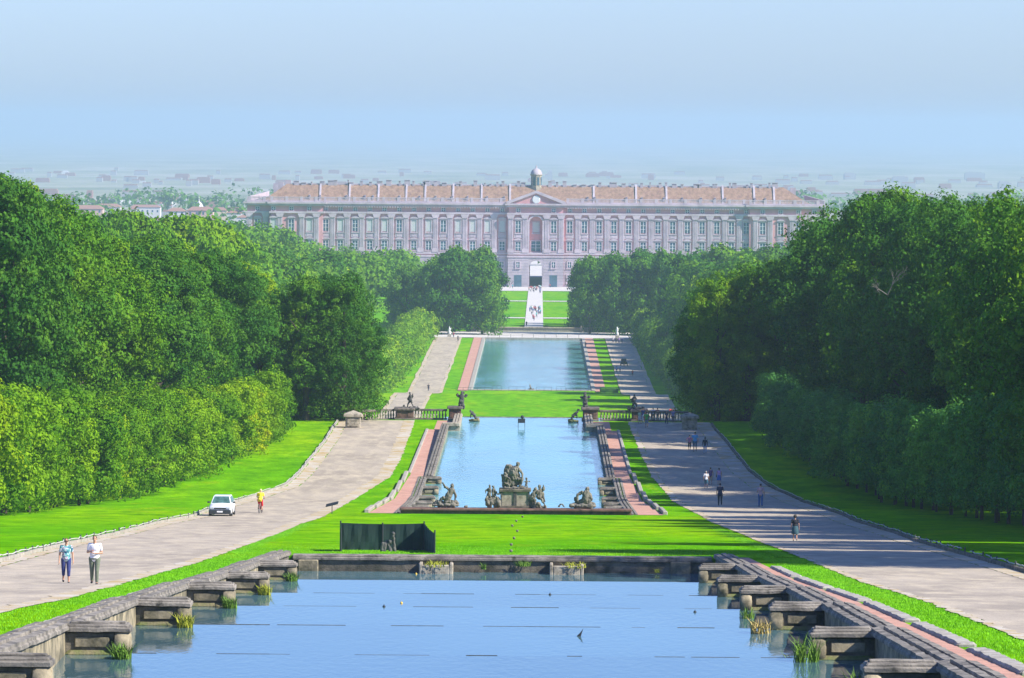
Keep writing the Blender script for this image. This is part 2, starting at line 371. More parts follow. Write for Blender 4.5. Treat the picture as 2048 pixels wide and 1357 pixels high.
MT['leafY'] = leaf_mat('leaf_bright', [(0.07, 0.20, 0.001), (0.20, 0.34, 0.001), (0.38, 0.44, 0.001)], 0.26)
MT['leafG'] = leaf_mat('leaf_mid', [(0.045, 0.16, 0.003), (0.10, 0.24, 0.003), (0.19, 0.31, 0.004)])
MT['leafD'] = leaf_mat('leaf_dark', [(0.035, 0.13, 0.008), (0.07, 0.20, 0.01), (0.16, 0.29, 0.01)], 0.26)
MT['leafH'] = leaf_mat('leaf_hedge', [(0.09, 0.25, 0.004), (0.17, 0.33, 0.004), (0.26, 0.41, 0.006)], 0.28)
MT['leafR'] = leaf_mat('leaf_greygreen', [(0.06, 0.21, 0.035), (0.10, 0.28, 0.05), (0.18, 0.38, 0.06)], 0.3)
MT['bark'] = patchy('bark', [(0.07, 0.055, 0.04), (0.11, 0.09, 0.07), (0.04, 0.03, 0.025)], (1, 3, 12), 0.95, 0.03)

def leaf_cloud(lobes, n, size, seed, inner=0.3, per=40, crad=None):
    """n leaf sprigs gathered in small clumps that are spread through ellipsoid lobes"""
    rg = np.random.default_rng(seed); L = np.array([l[0] for l in lobes]); Rr = np.array([l[1] for l in lobes])
    w = (Rr[:, 0] * Rr[:, 1] + Rr[:, 1] * Rr[:, 2] + Rr[:, 0] * Rr[:, 2]); w = w / w.sum(); nc = max(1, n // per)
    idx = rg.choice(len(lobes), nc, p=w); d = rg.normal(size=(nc, 3)); d /= np.linalg.norm(d, axis=1)[:, None]
    d[:, 2] = np.where(d[:, 2] < -0.35, -d[:, 2] * 0.6, d[:, 2]); d /= np.linalg.norm(d, axis=1)[:, None]
    rad = np.where(rg.random(nc) < inner, rg.uniform(0.4, 0.8, nc), 1 + rg.normal(0, 0.10, nc))
    cc = L[idx] + d * Rr[idx] * rad[:, None]
    cr = (crad or size * 2.6) * rg.uniform(0.55, 1.45, nc)
    ci = np.repeat(np.arange(nc), per); n = len(ci)
    e = rg.normal(size=(n, 3)) + d[ci] * 0.7; e /= np.linalg.norm(e, axis=1)[:, None]
    c = cc[ci] + e * (cr[ci] * rg.uniform(0.55, 1.1, n))[:, None] * np.array([1, 1, .8])
    nr = e * 0.8 + d[ci] * .3 + rg.normal(0, 0.33, (n, 3)); nr /= np.linalg.norm(nr, axis=1)[:, None]
    t = np.cross(nr, rg.normal(size=(n, 3))); t /= np.linalg.norm(t, axis=1)[:, None]; bt = np.cross(nr, t)
    s = size * rg.uniform(0.55, 1.35, n)[:, None]
    q = np.stack([c - t * s * .5, c + bt * s * .36 + nr * s * .1, c + t * s * .5, c - bt * s * .36 + nr * s * .1], 1).reshape(-1, 3)
    me = bpy.data.meshes.new('crown'); me.vertices.add(4 * n); me.vertices.foreach_set('co', q.astype(np.float32).ravel())
    me.loops.add(4 * n); me.loops.foreach_set('vertex_index', np.arange(4 * n, dtype=np.int32))
    me.polygons.add(n); me.polygons.foreach_set('loop_start', np.arange(0, 4 * n, 4, dtype=np.int32)); me.polygons.foreach_set('loop_total', np.full(n, 4, dtype=np.int32))
    me.update(); me.validate(); return me
def broad_lobes(h, r, seed, z0=0.18, nl=34):
    """unit tree: total height h, crown radius r"""
    rg = np.random.default_rng(seed); out = []
    for k in range(nl):
        t = rg.random() ** 0.8; z = h * (z0 + (0.93 - z0) * t)
        prof = math.sin(math.pi * min(1, 0.16 + 0.80 * t)) ** 0.6
        a = rg.uniform(0, 6.283); rr = r * prof * rg.uniform(0.45, 0.88)
        s = r * rg.uniform(0.24, 0.42) * (1.1 - 0.35 * t)
        out.append(((rr * math.cos(a), rr * math.sin(a), z), (s, s, s * rg.uniform(0.75, 1.15))))
    out.append(((0, 0, h * .55), (r * .62, r * .62, h * .3))); out.append(((0, 0, h * .86), (r * .35, r * .35, h * .11)))
    return out
def make_tree(name, h, r, n, size, mat, seed, z0=0.18, nl=34, lobes=None, inner=0.3):
    root = empty(name)
    lobes = lobes or broad_lobes(h, r, seed, z0, nl)
    link('crown', leaf_cloud(lobes, n, size, seed, inner), mat, root)
    mb = MB(); tr = h * (0.022 if h > 10 else .013); mb.tube((0, 0, -1.5), (0, 0, h * .3), tr * 1.3, tr, 8); mb.tube((0, 0, h * .3), (0.1, 0, h * .75), tr, tr * .35, 8)
    rg = random.Random(seed)
    for k in range(9):
        a = rg.uniform(0, 6.28); z = h * rg.uniform(.2, .6); e = r * rg.uniform(.5, .85)
        mb.tube((0, 0, z), (e * math.cos(a), e * math.sin(a), z + h * rg.uniform(.08, .2)), tr * .5, tr * .12, 6)
    mb.build('trunk', MT['bark'], root); return root
PROTO = {}
def proto(k, *a, **kw):
    PROTO[k] = make_tree(*a, **kw)
UH = 20.0
proto('b1', 'broadleaf_tree', UH, 5.6, 38000, 0.27, MT['leafY'], 11, z0=.26)
proto('b2', 'broadleaf_tree', UH, 5.2, 38000, 0.27, MT['leafG'], 12, z0=.26)
proto('b3', 'broadleaf_tree', UH, 6.0, 40000, 0.27, MT['leafG'], 13, nl=44, z0=.26)
proto('d1', 'evergreen_oak', UH, 5.8, 40000, 0.27, MT['leafD'], 14, nl=46)
proto('d2', 'evergreen_oak', UH, 5.4, 38000, 0.27, MT['leafD'], 15, nl=40)
proto('e1', 'evergreen_oak', UH, 6.0, 40000, 0.27, MT['leafD'], 16, z0=-.02, nl=52)
proto('e2', 'broadleaf_tree', UH, 6.0, 40000, 0.27, MT['leafG'], 17, z0=-.02, nl=52)
proto('m1', 'broadleaf_tree', UH, 7.2, 9000, 0.72, MT['leafG'], 21, z0=.1, nl=40)
proto('m2', 'broadleaf_tree', UH, 6.8, 9000, 0.72, MT['leafH'], 22, z0=.1, nl=40)
proto('m3', 'evergreen_oak', UH, 7.4, 9000, 0.72, MT['leafD'], 23, z0=.06, nl=44)
def shrub_lobes(h, r, seed, z0, nl=26):
    rg = np.random.default_rng(seed); out = []
    for k in range(nl):
        t = rg.random(); z = h * (z0 + (0.86 - z0) * t); a = rg.uniform(0, 6.283); rr = r * (0.62 if t < .75 else .45) * rg.uniform(.7, 1.15); s = r * rg.uniform(.35, .5)
        out.append(((rr * math.cos(a), rr * math.sin(a), z), (s, s, s * 1.2)))
    out.append(((0, 0, h * .55), (r * .7, r * .7, h * .36))); return out
proto('h1', 'hedge_tree', 8, 2.6, 14000, 0.22, MT['leafH'], 31, lobes=shrub_lobes(8, 2.6, 31, .1))
proto('h2', 'hedge_tree', 8, 2.4, 14000, 0.22, MT['leafH'], 32, lobes=shrub_lobes(8, 2.4, 32, .08))
proto('h3', 'hedge_tree', 8, 2.6, 14000, 0.22, MT['leafY'], 33, lobes=shrub_lobes(8, 2.6, 33, .1))
for q_ in ('r1', 'r2'): proto('h' + q_, 'hedge_tree', 8, 2.6, 14000, 0.22, MT['leafR'], 35 + int(q_[1]), lobes=shrub_lobes(8, 2.6, 35 + int(q_[1]), .12))
proto('hm', 'hedge_tree', 8, 4.0, 4500, 0.55, MT['leafH'], 34, lobes=shrub_lobes(8, 4.0, 34, .12))
umb = [((4.6 * math.cos(a) * q, 4.6 * math.sin(a) * q, 17.2 + 1.6 * (1 - q * q)), (2.1, 2.1, 1.2)) for q in (.35, .95) for a in np.arange(0, 6.28, .62)] + [((0, 0, 18.6), (3, 3, 1.2))]
proto('pine', 'umbrella_pine', UH, 7.0, 9000, 0.5, MT['leafG'], 41, lobes=umb)
reg_kids(); USED = set()
def plant(k, X, Y, h, wscale=1.0, label=None, cat='tree', group=None):
    base = PROTO[k]
    if k in USED: o = copy_tree(base)
    else: USED.add(k); o = base
    bh = 8.0 if k[0] == 'h' else UH
    o.location = (X, Y, gz(X, Y) - 0.1); s = h / bh; w = s * wscale
    o.scale = (w, w, s); o.rotation_euler = (0, 0, random.uniform(0, 6.28)); tag(o, label, cat, group); return o
def pxx(X, Y): return PPX + (X - CX) * F / Y
def top_h(X, Y, ypx):                       # height that brings a crown top to a given photo row
    xp = pxx(X, Y); b = (ypx - PPY) - (xp - PPX) * TH; return CZ - b * Y / F - gz(X, Y)
rt = random.Random(5)
ORD = 'first second third fourth fifth sixth seventh eighth ninth tenth eleventh twelfth thirteenth fourteenth fifteenth sixteenth seventeenth eighteenth nineteenth'.split()
def nth(n):
    if n < 20: return ORD[n - 1]
    t = ['twent', 'thirt', 'fort', 'fift', 'sixt', 'sevent', 'eight', 'ninet'][n // 10 - 2]
    return t + 'ieth' if n % 10 == 0 else t + 'y-' + ORD[n % 10 - 1]
def number_cells(cells):
    """rows are counted from the road or canal outwards, trees of a row from its far end"""
    rowsd = {}
    for X, Y, k in cells: rowsd.setdefault(k, []).append((X, Y))
    out = []
    for k in sorted(rowsd):
        for i, (X, Y) in enumerate(sorted(rowsd[k], key=lambda c: -c[1])): out.append((X, Y, '%s row, %s from far end' % (nth(k + 1), nth(i + 1))))
    return out
def wood(name, silh, cells, kinds, label, group, wsc=1.0, jit=(-6, 26), hmin=9, hmax=30, ext=False):
    sx_, sy_ = zip(*silh); n = 0
    for X, Y, where in number_cells(cells):
        xp = pxx(X, Y)
        if xp < sx_[0] - 60 or xp > sx_[-1] + (60 if not ext else 900): continue
        rp = (1.6 if name.startswith('right') else 0.1) * F / Y; t = max(float(np.interp(q, sx_, sy_)) for q in (xp - rp, xp, xp + rp)) + rt.uniform(*jit)
        h = max(hmin, min(hmax, .98 * top_h(X, Y, t)))
        if ext and xp > 2480: h = rt.uniform(20, 28)
        k = rt.choice([q for q in kinds if q[0] == 'd'] or kinds) if (where.startswith('first row') and rt.random() < .55) else rt.choice(kinds); dark = k[0] == 'd' or k in ('m3', 'e1')
        plant(k, X, Y, h, wsc * rt.uniform(.85, 1.15) * min(1.35, (20 / h) ** .5), label[1 if dark else 0] + ', ' + where, 'tree', group[1 if dark else 0]); n += 1
    print(name, n)
# left wood
hl = lambda Y: float(np.interp(Y, [250, 300, 353, 415, 457, 513, 545], [-43, -39.5, -35.4, -30.6, -26.7, -23.4, -21]))
hr = lambda Y: float(np.interp(Y, [250, 300, 343, 400, 462, 490, 545], [35.5, 34.8, 33.8, 30, 26.5, 25, 22.5]))
SL = [(0, 335), (60, 365), (110, 395), (140, 445), (200, 465), (260, 455), (320, 472), (370, 462), (440, 490), (520, 528), (570, 560), (600, 545), (650, 530), (700, 550), (738, 610)]
cells = []
for Y in np.arange(312, 560, 9.5):
    for k in range(4):
        cells.append((hl(Y) - 9.5 - 7.5 * k + rt.uniform(-1.5, 1.5), Y + rt.uniform(-3, 3), k))
wood('left wood', SL, cells, ['b1', 'b2', 'b2', 'b3', 'b1', 'd1', 'd2'], ('tall bright green broadleaf tree of the left wood', 'tall dark evergreen oak of the left wood'), ('sunlit broadleaf trees left of the road', 'dark oaks left of the road'))
wood('left end', [(560, 575), (600, 545), (650, 530), (700, 545), (725, 600), (745, 690)], [(x, y, k) for y in (533, 541, 550) for k, x in enumerate((-18.6, -22.5, -27))], ['e1', 'e2', 'e1'],
     ('green tree closing the left wood\'s far end', 'dark oak closing the left wood\'s far end'), ('trees at the end of the left wood', 'dark oaks at the end of the left wood'), .85, (0, 25), 6)
SR = [(1340, 640), (1352, 580), (1380, 548), (1430, 525), (1490, 500), (1560, 488), (1600, 478), (1625, 420), (1680, 385), (1740, 372), (1800, 366), (1860, 350), (1910, 382), (1980, 390), (2060, 380)]
cells = []
for Y in np.arange(105, 540, 9.5):
    for k in range(4):
        if rt.random() < (.3 if k < 2 else .1): continue
        cells.append((hr(Y) + (8.8 if pxx(hr(Y) + 3, Y) < 2130 else 2.5) + 7.5 * k + rt.uniform(-1.5, 1.5), Y + rt.uniform(-3, 3), k))
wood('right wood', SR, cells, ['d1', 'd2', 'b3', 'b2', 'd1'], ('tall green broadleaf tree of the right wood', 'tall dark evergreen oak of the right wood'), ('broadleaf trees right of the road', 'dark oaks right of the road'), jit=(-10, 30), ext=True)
wood('right end', SR, [(x, y, k) for y in (540, 549, 558) for k, x in enumerate((20.3, 23.5, 27.5, 32, 38, 45))], ['e1', 'e2', 'e1'],
     ('green tree closing the right wood\'s far end', 'dark oak closing the right wood\'s far end'), ('trees at the end of the right wood', 'dark oaks at the end of the right wood'), .85, (2, 30), 6)
# clipped hedge trees in front of the woods
def hrow(fx, ys, hf, kinds, label, group, w=1.0, jx=.5):
    for q_, Y in enumerate(ys[::-1]):
        plant(rt.choice(kinds), fx(Y) + rt.uniform(-jx, jx), Y + rt.uniform(-.5, .5), hf(Y) * rt.uniform(.88, 1.1), w * rt.uniform(.9, 1.15), label + ', %s from its far end' % nth(q_ + 1), 'hedge tree', group)
hrow(hl, np.arange(306, 500, 4.3), lambda Y: float(np.interp(Y, [300, 353, 450, 520], [9.2, 8.8, 7.2, 6.4])), ['h1', 'h2', 'h1', 'h2', 'h3'], 'bushy light green tree of the left lawn hedge', 'hedge trees along the left lawn')
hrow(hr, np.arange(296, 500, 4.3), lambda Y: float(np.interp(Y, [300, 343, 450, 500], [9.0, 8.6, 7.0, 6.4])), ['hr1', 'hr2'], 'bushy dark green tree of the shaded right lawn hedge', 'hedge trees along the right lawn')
hrow(lambda Y: -float(np.interp(Y, [950, 1200, 1500], [39, 36.5, 33])), np.arange(950, 1500, 7.5), lambda Y: float(np.interp(Y, [950, 1500], [8.5, 7.5])), ['hm'], 'rounded tree of the hedge left of the far canal', 'hedge trees left of the far canal', 1.0, .8)
hrow(lambda Y: float(np.interp(Y, [950, 1200, 1500], [39, 36.5, 33])), np.arange(950, 1500, 7.5), lambda Y: float(np.interp(Y, [950, 1500], [8.5, 7.5])), ['hm'], 'rounded tree of the hedge right of the far canal', 'hedge trees right of the far canal', 1.0, .8)
# woods along the canal
def grid(x0, x1, dx, y0, y1, dy):
    xs = sorted(np.arange(x0, x1, dx), key=abs); return [(x + rt.uniform(-2, 2), y + rt.uniform(-4, 4), k) for y in np.arange(y0, y1, dy) for k, x in enumerate(xs)]
wood('canal left', [(540, 500), (640, 505), (690, 520), (720, 525), (780, 512), (850, 520), (872, 560)], grid(-76, -43, 11, 960, 1500, 27), ['m1', 'm2', 'm2', 'm3'], ('hazy green tree of the wood left of the canal', 'hazy dark oak of the wood left of the canal'), ('hazy trees left of the canal', 'hazy dark trees left of the canal'), hmax=27)
wood('canal right', [(1200, 520), (1240, 512), (1300, 508), (1350, 515), (1460, 505), (1560, 500)], grid(43, 76, 11, 960, 1500, 27), ['m1', 'm2', 'm3', 'm3'], ('hazy green tree of the wood right of the canal', 'hazy dark oak of the wood right of the canal'), ('hazy trees right of the canal', 'hazy dark trees right of the canal'), hmax=27)
wood('parterre left', [(850, 535), (880, 510), (910, 498), (945, 492), (975, 505), (990, 545), (1003, 620)], grid(-38, -15, 7.5, 1520, 1640, 20), ['m3', 'm3', 'm1'], ('green tree of the grove left of the drive', 'dark oak of the grove left of the drive'), ('grove left of the central drive', 'dark grove left of the central drive'), .8, (0, 22))
wood('parterre right', [(1132, 620), (1142, 555), (1160, 528), (1200, 510), (1260, 505), (1330, 508)], grid(16, 42, 7.5, 1520, 1640, 20), ['m3', 'm3', 'm1'], ('green tree of the grove right of the drive', 'dark oak of the grove right of the drive'), ('grove right of the central drive', 'dark grove right of the central drive'), .8, (0, 22))
for X, Y, t, w_ in ((-64, 820, 436, 'middle of the group'), (-58, 850, 446, 'right of the middle'), (-70, 800, 440, 'leftmost of the group'), (-55.5, 880, 452, 'rightmost of the group')):
    plant('pine', X, Y, top_h(X, Y, t), .75, 'flat-topped bright umbrella pine rising above the left wood, ' + w_, 'tree', 'umbrella pines above the left wood')
# far-off woods that read as one mass
def far_wood(name, silh, cells, n, size, mat, label, jit=(2, 30), r0=8):
    lob = []; sx_, sy_ = zip(*silh)
    for X, Y, _k in cells:
        xp = pxx(X, Y)
        if xp < sx_[0] - 20 or xp > sx_[-1] + 20: continue
        h = top_h(X, Y, float(np.interp(xp, sx_, sy_)) + rt.uniform(*jit)); h = min(36, max(8, h)); z = gz(X, Y); r = r0 * rt.uniform(.75, 1.2)
        for q in range(9):
            a = rt.uniform(0, 6.28); e = r * rt.uniform(.3, .75); lob.append(((X + e * math.cos(a), Y + e * math.sin(a), z + h * rt.uniform(.45, .88)), (r * .42, r * .42, r * .38)))
        lob.append(((X, Y, z + h * .5), (r * .8, r * .8, h * .42)))
    o = link(name, leaf_cloud(lob, n, size, 77, .12), mat); tag(o, label, 'wood', kind='stuff'); return o
far_wood('distant_wood', [(300, 465), (345, 438), (380, 440), (440, 446), (500, 446), (555, 452), (585, 488), (620, 500), (760, 512), (860, 500), (905, 500)], grid(-235, -48, 13, 1540, 2080, 45) + grid(-120, -75, 12, 1000, 1540, 45), 150000, 1.3, MT['leafG'], 'hazy far-off woodland of round crowns before the left half of the palace', (0, 18))
far_wood('distant_wood', [(1190, 512), (1300, 508), (1450, 505), (1550, 500), (1620, 478), (1700, 470)], grid(48, 150, 13, 1540, 2080, 45) + grid(76, 110, 12, 1000, 1540, 45), 110000, 1.3, MT['leafG'], 'hazy far-off woodland of round crowns before the right half of the palace')
# ================================================================ the palace
PY = 2197.0; PZ0 = CZ - 70.3
MT['plaster'] = flat('pink_plaster', (0.52, 0.26, 0.27), 0.9, var=.18, scale=.12)
MT['pstone'] = flat('palace_stone', (0.44, 0.365, 0.40), 0.9, var=.2, scale=.25)
MT['pbase'] = flat('palace_rusticated_stone', (0.38, 0.33, 0.36), 0.9, var=.2, scale=.25)
MT['pglass'] = flat('window_glass', (0.05, 0.10, 0.14), 0.15, var=.4, scale=.3)
MT['shutter'] = flat('pale_blind', (0.42, 0.44, 0.42), 0.7)
MT['pframe'] = flat('window_frame', (0.62, 0.62, 0.62), 0.6)
MT['dark'] = flat('dark_recess', (0.02, 0.025, 0.03), 0.8)
m, nt, b = new_mat('terracotta_tiles'); v = coords(nt, 'Object', (1.6, 1, 1.6)); w = node(nt, 'ShaderNodeTexWave'); w.inputs['Scale'].default_value = 0.9; w.inputs['Distortion'].default_value = .4; nt.links.new(v, w.inputs[0])
c = ramp(nt, noise(nt, v, .45, 8, .75), [(0.36, (0.17, 0.10, 0.07)), (0.5, (0.27, 0.16, 0.105)), (0.64, (0.37, 0.235, 0.16))])
nt.links.new(mixc(nt, 1.0, c, ramp(nt, w.outputs[0], [(0, (.75,) * 3), (1, (1.05,) * 3)]), 'MULTIPLY'), b.inputs['Base Color']); b.inputs['Roughness'].default_value = .9; MT['tiles'] = m
pal = empty('palace', (0, PY, PZ0)); pal.rotation_euler = (0, 0, 0)
tag(pal, 'vast pink and grey stone palace with tiled roof at the far end of the axis', 'palace')
K = 0.2133
def prt(mb, name, mat): return mb.build(name, mat, pal)
# body: passage left open in the middle (2.8 m half width, 11.3 m high)
b = MB(); DEP = 175
for sg in (-1, 1):
    a, c_ = sorted((sg * 2.75, sg * 91)); b.box(a, c_, 0, DEP, 0, 34.3)
    a, c_ = sorted((sg * 91, sg * 113)); b.box(a, c_, -1.6, DEP, 0, 34.3)
    a, c_ = sorted((sg * 113, sg * 123.3)); b.box(a, c_, 0.4, DEP, 0, 34.3)
b.box(-2.75, 2.75, 0, DEP, 11.3, 34.3)
prt(b, 'wall', MT['plaster'])
b = MB()      # forepart
for sg in (-1, 1):
    a, c_ = sorted((sg * 2.75, sg * 11.6)); b.box(a, c_, -1.8, -0.02, 0, 34.3)
# arch spandrels over the passage and over the great niche
def arch(b, xc, hw, z0, zs, z1, y0, d, mi=0, n=14):     # wall between z0..z1 with round-headed opening springing at zs
    for sg in (-1, 1):
        pts = [(xc + sg * hw, zs)] + [(xc + sg * hw * math.cos(t), zs + hw * math.sin(t)) for t in np.linspace(0, math.pi / 2, n)[1:]] + [(xc, z1), (xc + sg * hw, z1)]
        b.prism(pts if sg > 0 else pts[::-1], d, y0, mi)
arch(b, 0, 2.75, 0, 8.6, 14.6, -1.8, 1.78)
b.box(-2.75, -2.73, -1.8, -.1, 0, 8.6); b.box(2.73, 2.75, -1.8, -.1, 0, 8.6)
arch(b, 0, 2.75, 14.7, 27.4, 31, -1.8, 1.6)
b.box(-2.75, 2.75, -1.8, -0.02, 31.0, 34.3)
prt(b, 'forepart', MT['plaster'])
# basement facing and horizontal bands
b = MB()
for sg in (-1, 1):
    a, c_ = sorted((sg * 2.76, sg * 11.8)); b.box(a, c_, -2.05, -1.81, 0, 12.7)
    a, c_ = sorted((sg * 11.9, sg * 90.9)); b.box(a, c_, -.25, -.01, 0, 12.7)
    a, c_ = sorted((sg * 90.8, sg * 113.2)); b.box(a, c_, -1.85, -1.61, 0, 12.7)
    a, c_ = sorted((sg * 113.3, sg * 123.5)); b.box(a, c_, .15, .39, 0, 12.7)
arch(b, 0, 2.76, 0, 8.6, 12.7, -2.05, .2)
for z in np.arange(1.4, 12.6, 1.25):       # rustication ledges
    for sg in (-1, 1):
        a, c_ = sorted((sg * 3.2, sg * 11.9)); b.box(a, c_, -2.12, -2.06, z, z + .9)
        a, c_ = sorted((sg * 12, sg * 90.7)); b.box(a, c_, -.32, -.26, z, z + .9)
        a, c_ = sorted((sg * 90.7, sg * 113.3)); b.box(a, c_, -1.92, -1.86, z, z + .9)
prt(b, 'basement', MT['pbase'])
def band(name, z0, z1, out, mat=MT['pstone']):
    b = MB()
    b.box(-11.9 - out, 11.9 + out, -2.05 - out, -1.0, z0, z1)
    for sg in (-1, 1):
        a, c_ = sorted((sg * (11.95 + out), sg * (90.8 - out))); b.box(a, c_, -.25 - out, .3, z0, z1)
        a, c_ = sorted((sg * (90.75 - out), sg * (113.2 + out))); b.box(a, c_, -1.85 - out, -.3, z0 + .002, z1 - .002)
        a, c_ = sorted((sg * (113.25 + out), sg * (123.5 + out))); b.box(a, c_, .15 - out, 1.5, z0, z1)
    prt(b, name, mat)
def band_open(name, z0, z1, out):
    band(name, z0, z1, out)
band('string_course', 12.7, 13.4, .35); band('plinth_band', 13.9, 14.75, .12)
band('architrave', 30.9, 31.7, .55); band('cornice', 34.1, 34.9, .7); band('cornice', 34.95, 35.7, 1.35)
# dentils under the cornice
b = MB()
for x in np.arange(-90, 90.1, 1.1):
    if abs(x) > 13: b.box(x, x + .5, -1.3, -.3, 33.5, 34.08)
prt(b, 'dentil', MT['pstone'])
# pilasters
offs = [50.4, 21.7, 83.8] + [112.8 + 29.4 * i for i in range(11)] + [439, 468, 512, 540.6, 573.4]
def pil(x, y, hw=1.15):
    b = MB(); b.box(x - hw - .25, x + hw + .25, y - .55, y, 14.76, 16.2)
    b.box(x - hw, x + hw, y - .4, y, 16.2, 29.2)
    for f in (-.55, 0, .55): b.box(x + f * hw - .16, x + f * hw + .16, y - .5, y - .4, 16.8, 28.9)
    b.prism([(x - hw, 29.2), (x + hw, 29.2), (x + hw + .55, 30.6), (x + hw + .55, 30.88), (x - hw - .55, 30.88), (x - hw - .55, 30.6)], .75, y - .75)
    prt(b, 'pilaster', MT['pstone'])
for o in offs:
    for sg in (-1, 1):
        x = o * K * sg; ax = abs(x); y = -1.8 if ax < 11.6 else (0 if ax < 91 else (-1.6 if ax < 113.2 else .4))
        pil(x, y)
# windows
def win(x, y, z0, z1, hw, name, blind=False, hood=False, surround=True):
    b = MB()
    if surround:
        b.box(x - hw - .45, x - hw, y - .3, y, z0 - .35, z1 + .45); b.box(x + hw, x + hw + .45, y - .3, y, z0 - .35, z1 + .45)
        b.box(x - hw, x + hw, y - .3, y, z1, z1 + .45); b.box(x - hw - .6, x + hw + .6, y - .45, y, z0 - .75, z0 - .36)
    if hood:
        n = 10; b.prism([(x + (hw + .7) * math.cos(t), z1 + .75 + .75 * math.sin(t)) for t in np.linspace(0, math.pi, n)], .7, y - .7)
        b.box(x - hw - .75, x + hw + .75, y - .6, y, z1 + .5, z1 + .74)
    f = b.build(name, MT['pstone'], pal)
    g = MB(); g.box(x - hw, x + hw, y - .12, y - .02, z0, z1); g.build('blind' if blind else 'pane', MT['shutter'] if blind else MT['pglass'], f)
    if not blind:
        g = MB(); g.box(x - .12, x + .12, y - .2, y - .121, z0, z1)
        for t in ((.33, .66) if z1 - z0 > 2.5 else (.5,)): g.box(x - hw, x + hw, y - .19, y - .122, z0 + (z1 - z0) * t - .07, z0 + (z1 - z0) * t + .07)
        g.build('glazing_bar', MT['pframe'], f)
wo = [35.5, 67.6] + [97 + 29.4 * i for i in range(12)] + [453, 489, 525, 557]
rw = random.Random(3)
for i, o in enumerate(wo):
    for sg in (-1, 1):
        x = o * K * sg; ax = abs(x); y = -1.8 if ax < 11.6 else (0 if ax < 91 else (-1.6 if ax < 113.2 else .4))
        bl = sg < 0 and o not in (35.5,) and rw.random() < .62
        win(x, y, 32.1, 33.5, .62, 'attic_window', surround=False) if False else win(x, y, 32.15, 33.45, .6, 'attic_window')
        win(x, y, 23.4, 28.2, 1.05, 'upper_window', bl, True)
        win(x, y, 15.7, 19.3, 1.05, 'main_floor_window', False, True)
        b = MB(); b.box(x - 1.7, x + 1.7, y - .2, y, 20.9, 22.5); b.box(x - 1.1, x + 1.1, y - .3, y - .2, 21.3, 22.1); prt(b, 'relief_panel', MT['pstone'])
        yb = y - .25 if ax > 0 else y
        if o < 300: win(x, yb - .07, 8.6, 10.8, .7, 'basement_window')
        if o == 35.5:
            d = MB(); d.box(x - 1.6, x + 1.6, yb - .14, yb - .0, 0, 5.2); prt(d, 'door', MT['pglass'])
        elif o < 300: win(x, yb - .07, 2.2, 5.2, .9, 'ground_window')
# niche window, door and portal frame
win(0, -.02, 15.4, 19.6, 1.9, 'niche_window'); win(0, -.02, 23.4, 27.6, 1.2, 'niche_window', True)
b = MB()
for sg in (-1, 1): b.box(*sorted((sg * 2.76, sg * 3.6)), -2.2, -1.81, 14.8, 27.4)
for t0, t1 in zip(np.linspace(0, math.pi, 15)[:-1], np.linspace(0, math.pi, 15)[1:]):
    b.prism([(2.76 * math.cos(t0), 27.4 + 2.76 * math.sin(t0)), (3.6 * math.cos(t0), 27.4 + 3.4 * math.sin(t0)), (3.6 * math.cos(t1), 27.4 + 3.4 * math.sin(t1)), (2.76 * math.cos(t1), 27.4 + 2.76 * math.sin(t1))][::-1], .4, -2.2)
prt(b, 'niche_surround', MT['pstone'])
# pediment
b = MB(); b.prism([(-11.2, 35.72), (11.2, 35.72), (0, 40.0)], 2.0, -2.2); prt(b, 'pediment', MT['plaster'])
b = MB()
for sg in (-1, 1):
    p = [(sg * 12.6, 35.72), (sg * 12.6, 36.5), (0, 41.2), (0, 40.1), (sg * 11.2, 35.72)]
    b.prism(p if sg > 0 else p[::-1], 3.2, -3.0)
prt(b, 'pediment_cornice', MT['pstone'])
b = MB(); b.lathe([(1.75, 0), (1.75, .35), (1.4, .36)], (0, 0, 0), 24, M=Matrix.Translation((0, -2.2, 37.4)) @ Matrix.Rotation(R(90), 4, 'X')); prt(b, 'clock', MT['pframe'])
# balustrade
b = MB()
for x0, x1, y in ((-122.8, -113.3, .0), (-113.2, -90.8, -2), (-90.7, -12.9, -.5), (12.9, 90.7, -.5), (90.8, 113.2, -2), (113.3, 122.8, .0)):
    b.box(x0, x1, y, y + .5, 35.72, 36.3); b.box(x0, x1, y, y + .5, 37.55, 37.85)
    for x in np.arange(x0, x1, 6.27): b.box(x, x + 1.2, y - .05, y + .55, 35.75, 38.0)
    for x in np.arange(x0 + 1.4, x1 - .3, .55): b.box(x, x + .28, y + .1, y + .4, 36.3, 37.55)
for sg in (-1, 1): b.box(*sorted((sg * 122.8, sg * 123.3)), 0, 170, 35.72, 37.8)
prt(b, 'roof_balustrade', MT['pstone'])
# roofs: front range, hipped ends
b = MB()
b.add([(-117, 4, 36), (117, 4, 36), (117, 22, 36), (-117, 22, 36), (-107, 13, 43.2), (106, 13, 43.2)], [(0, 1, 5, 4), (1, 2, 5), (2, 3, 4, 5), (3, 0, 4)])
for sg in (-1, 1):
    x0, x1 = sorted((sg * 100, sg * 118)); xm = (x0 + x1) / 2
    b.add([(x0, 22.1, 36), (x1, 22.1, 36), (x1, 170, 36), (x0, 170, 36), (xm, 30, 41.5), (xm, 160, 41.5)], [(0, 1, 4), (1, 2, 5, 4), (2, 3, 5), (3, 0, 4, 5)])
b.box(-118.5, 118.5, 3, 172, 34.35, 35.95)
roof = prt(b, 'roof', MT['tiles'])
b = MB(); b.box(-105, 104.5, 12.6, 13.4, 43.0, 43.5); b.build('ridge', MT['pstone'], roof)
fw = [635, 694, 752, 808, 846, 902, 959, 1016, 1184, 1269, 1330, 1443, 1506, 1546]
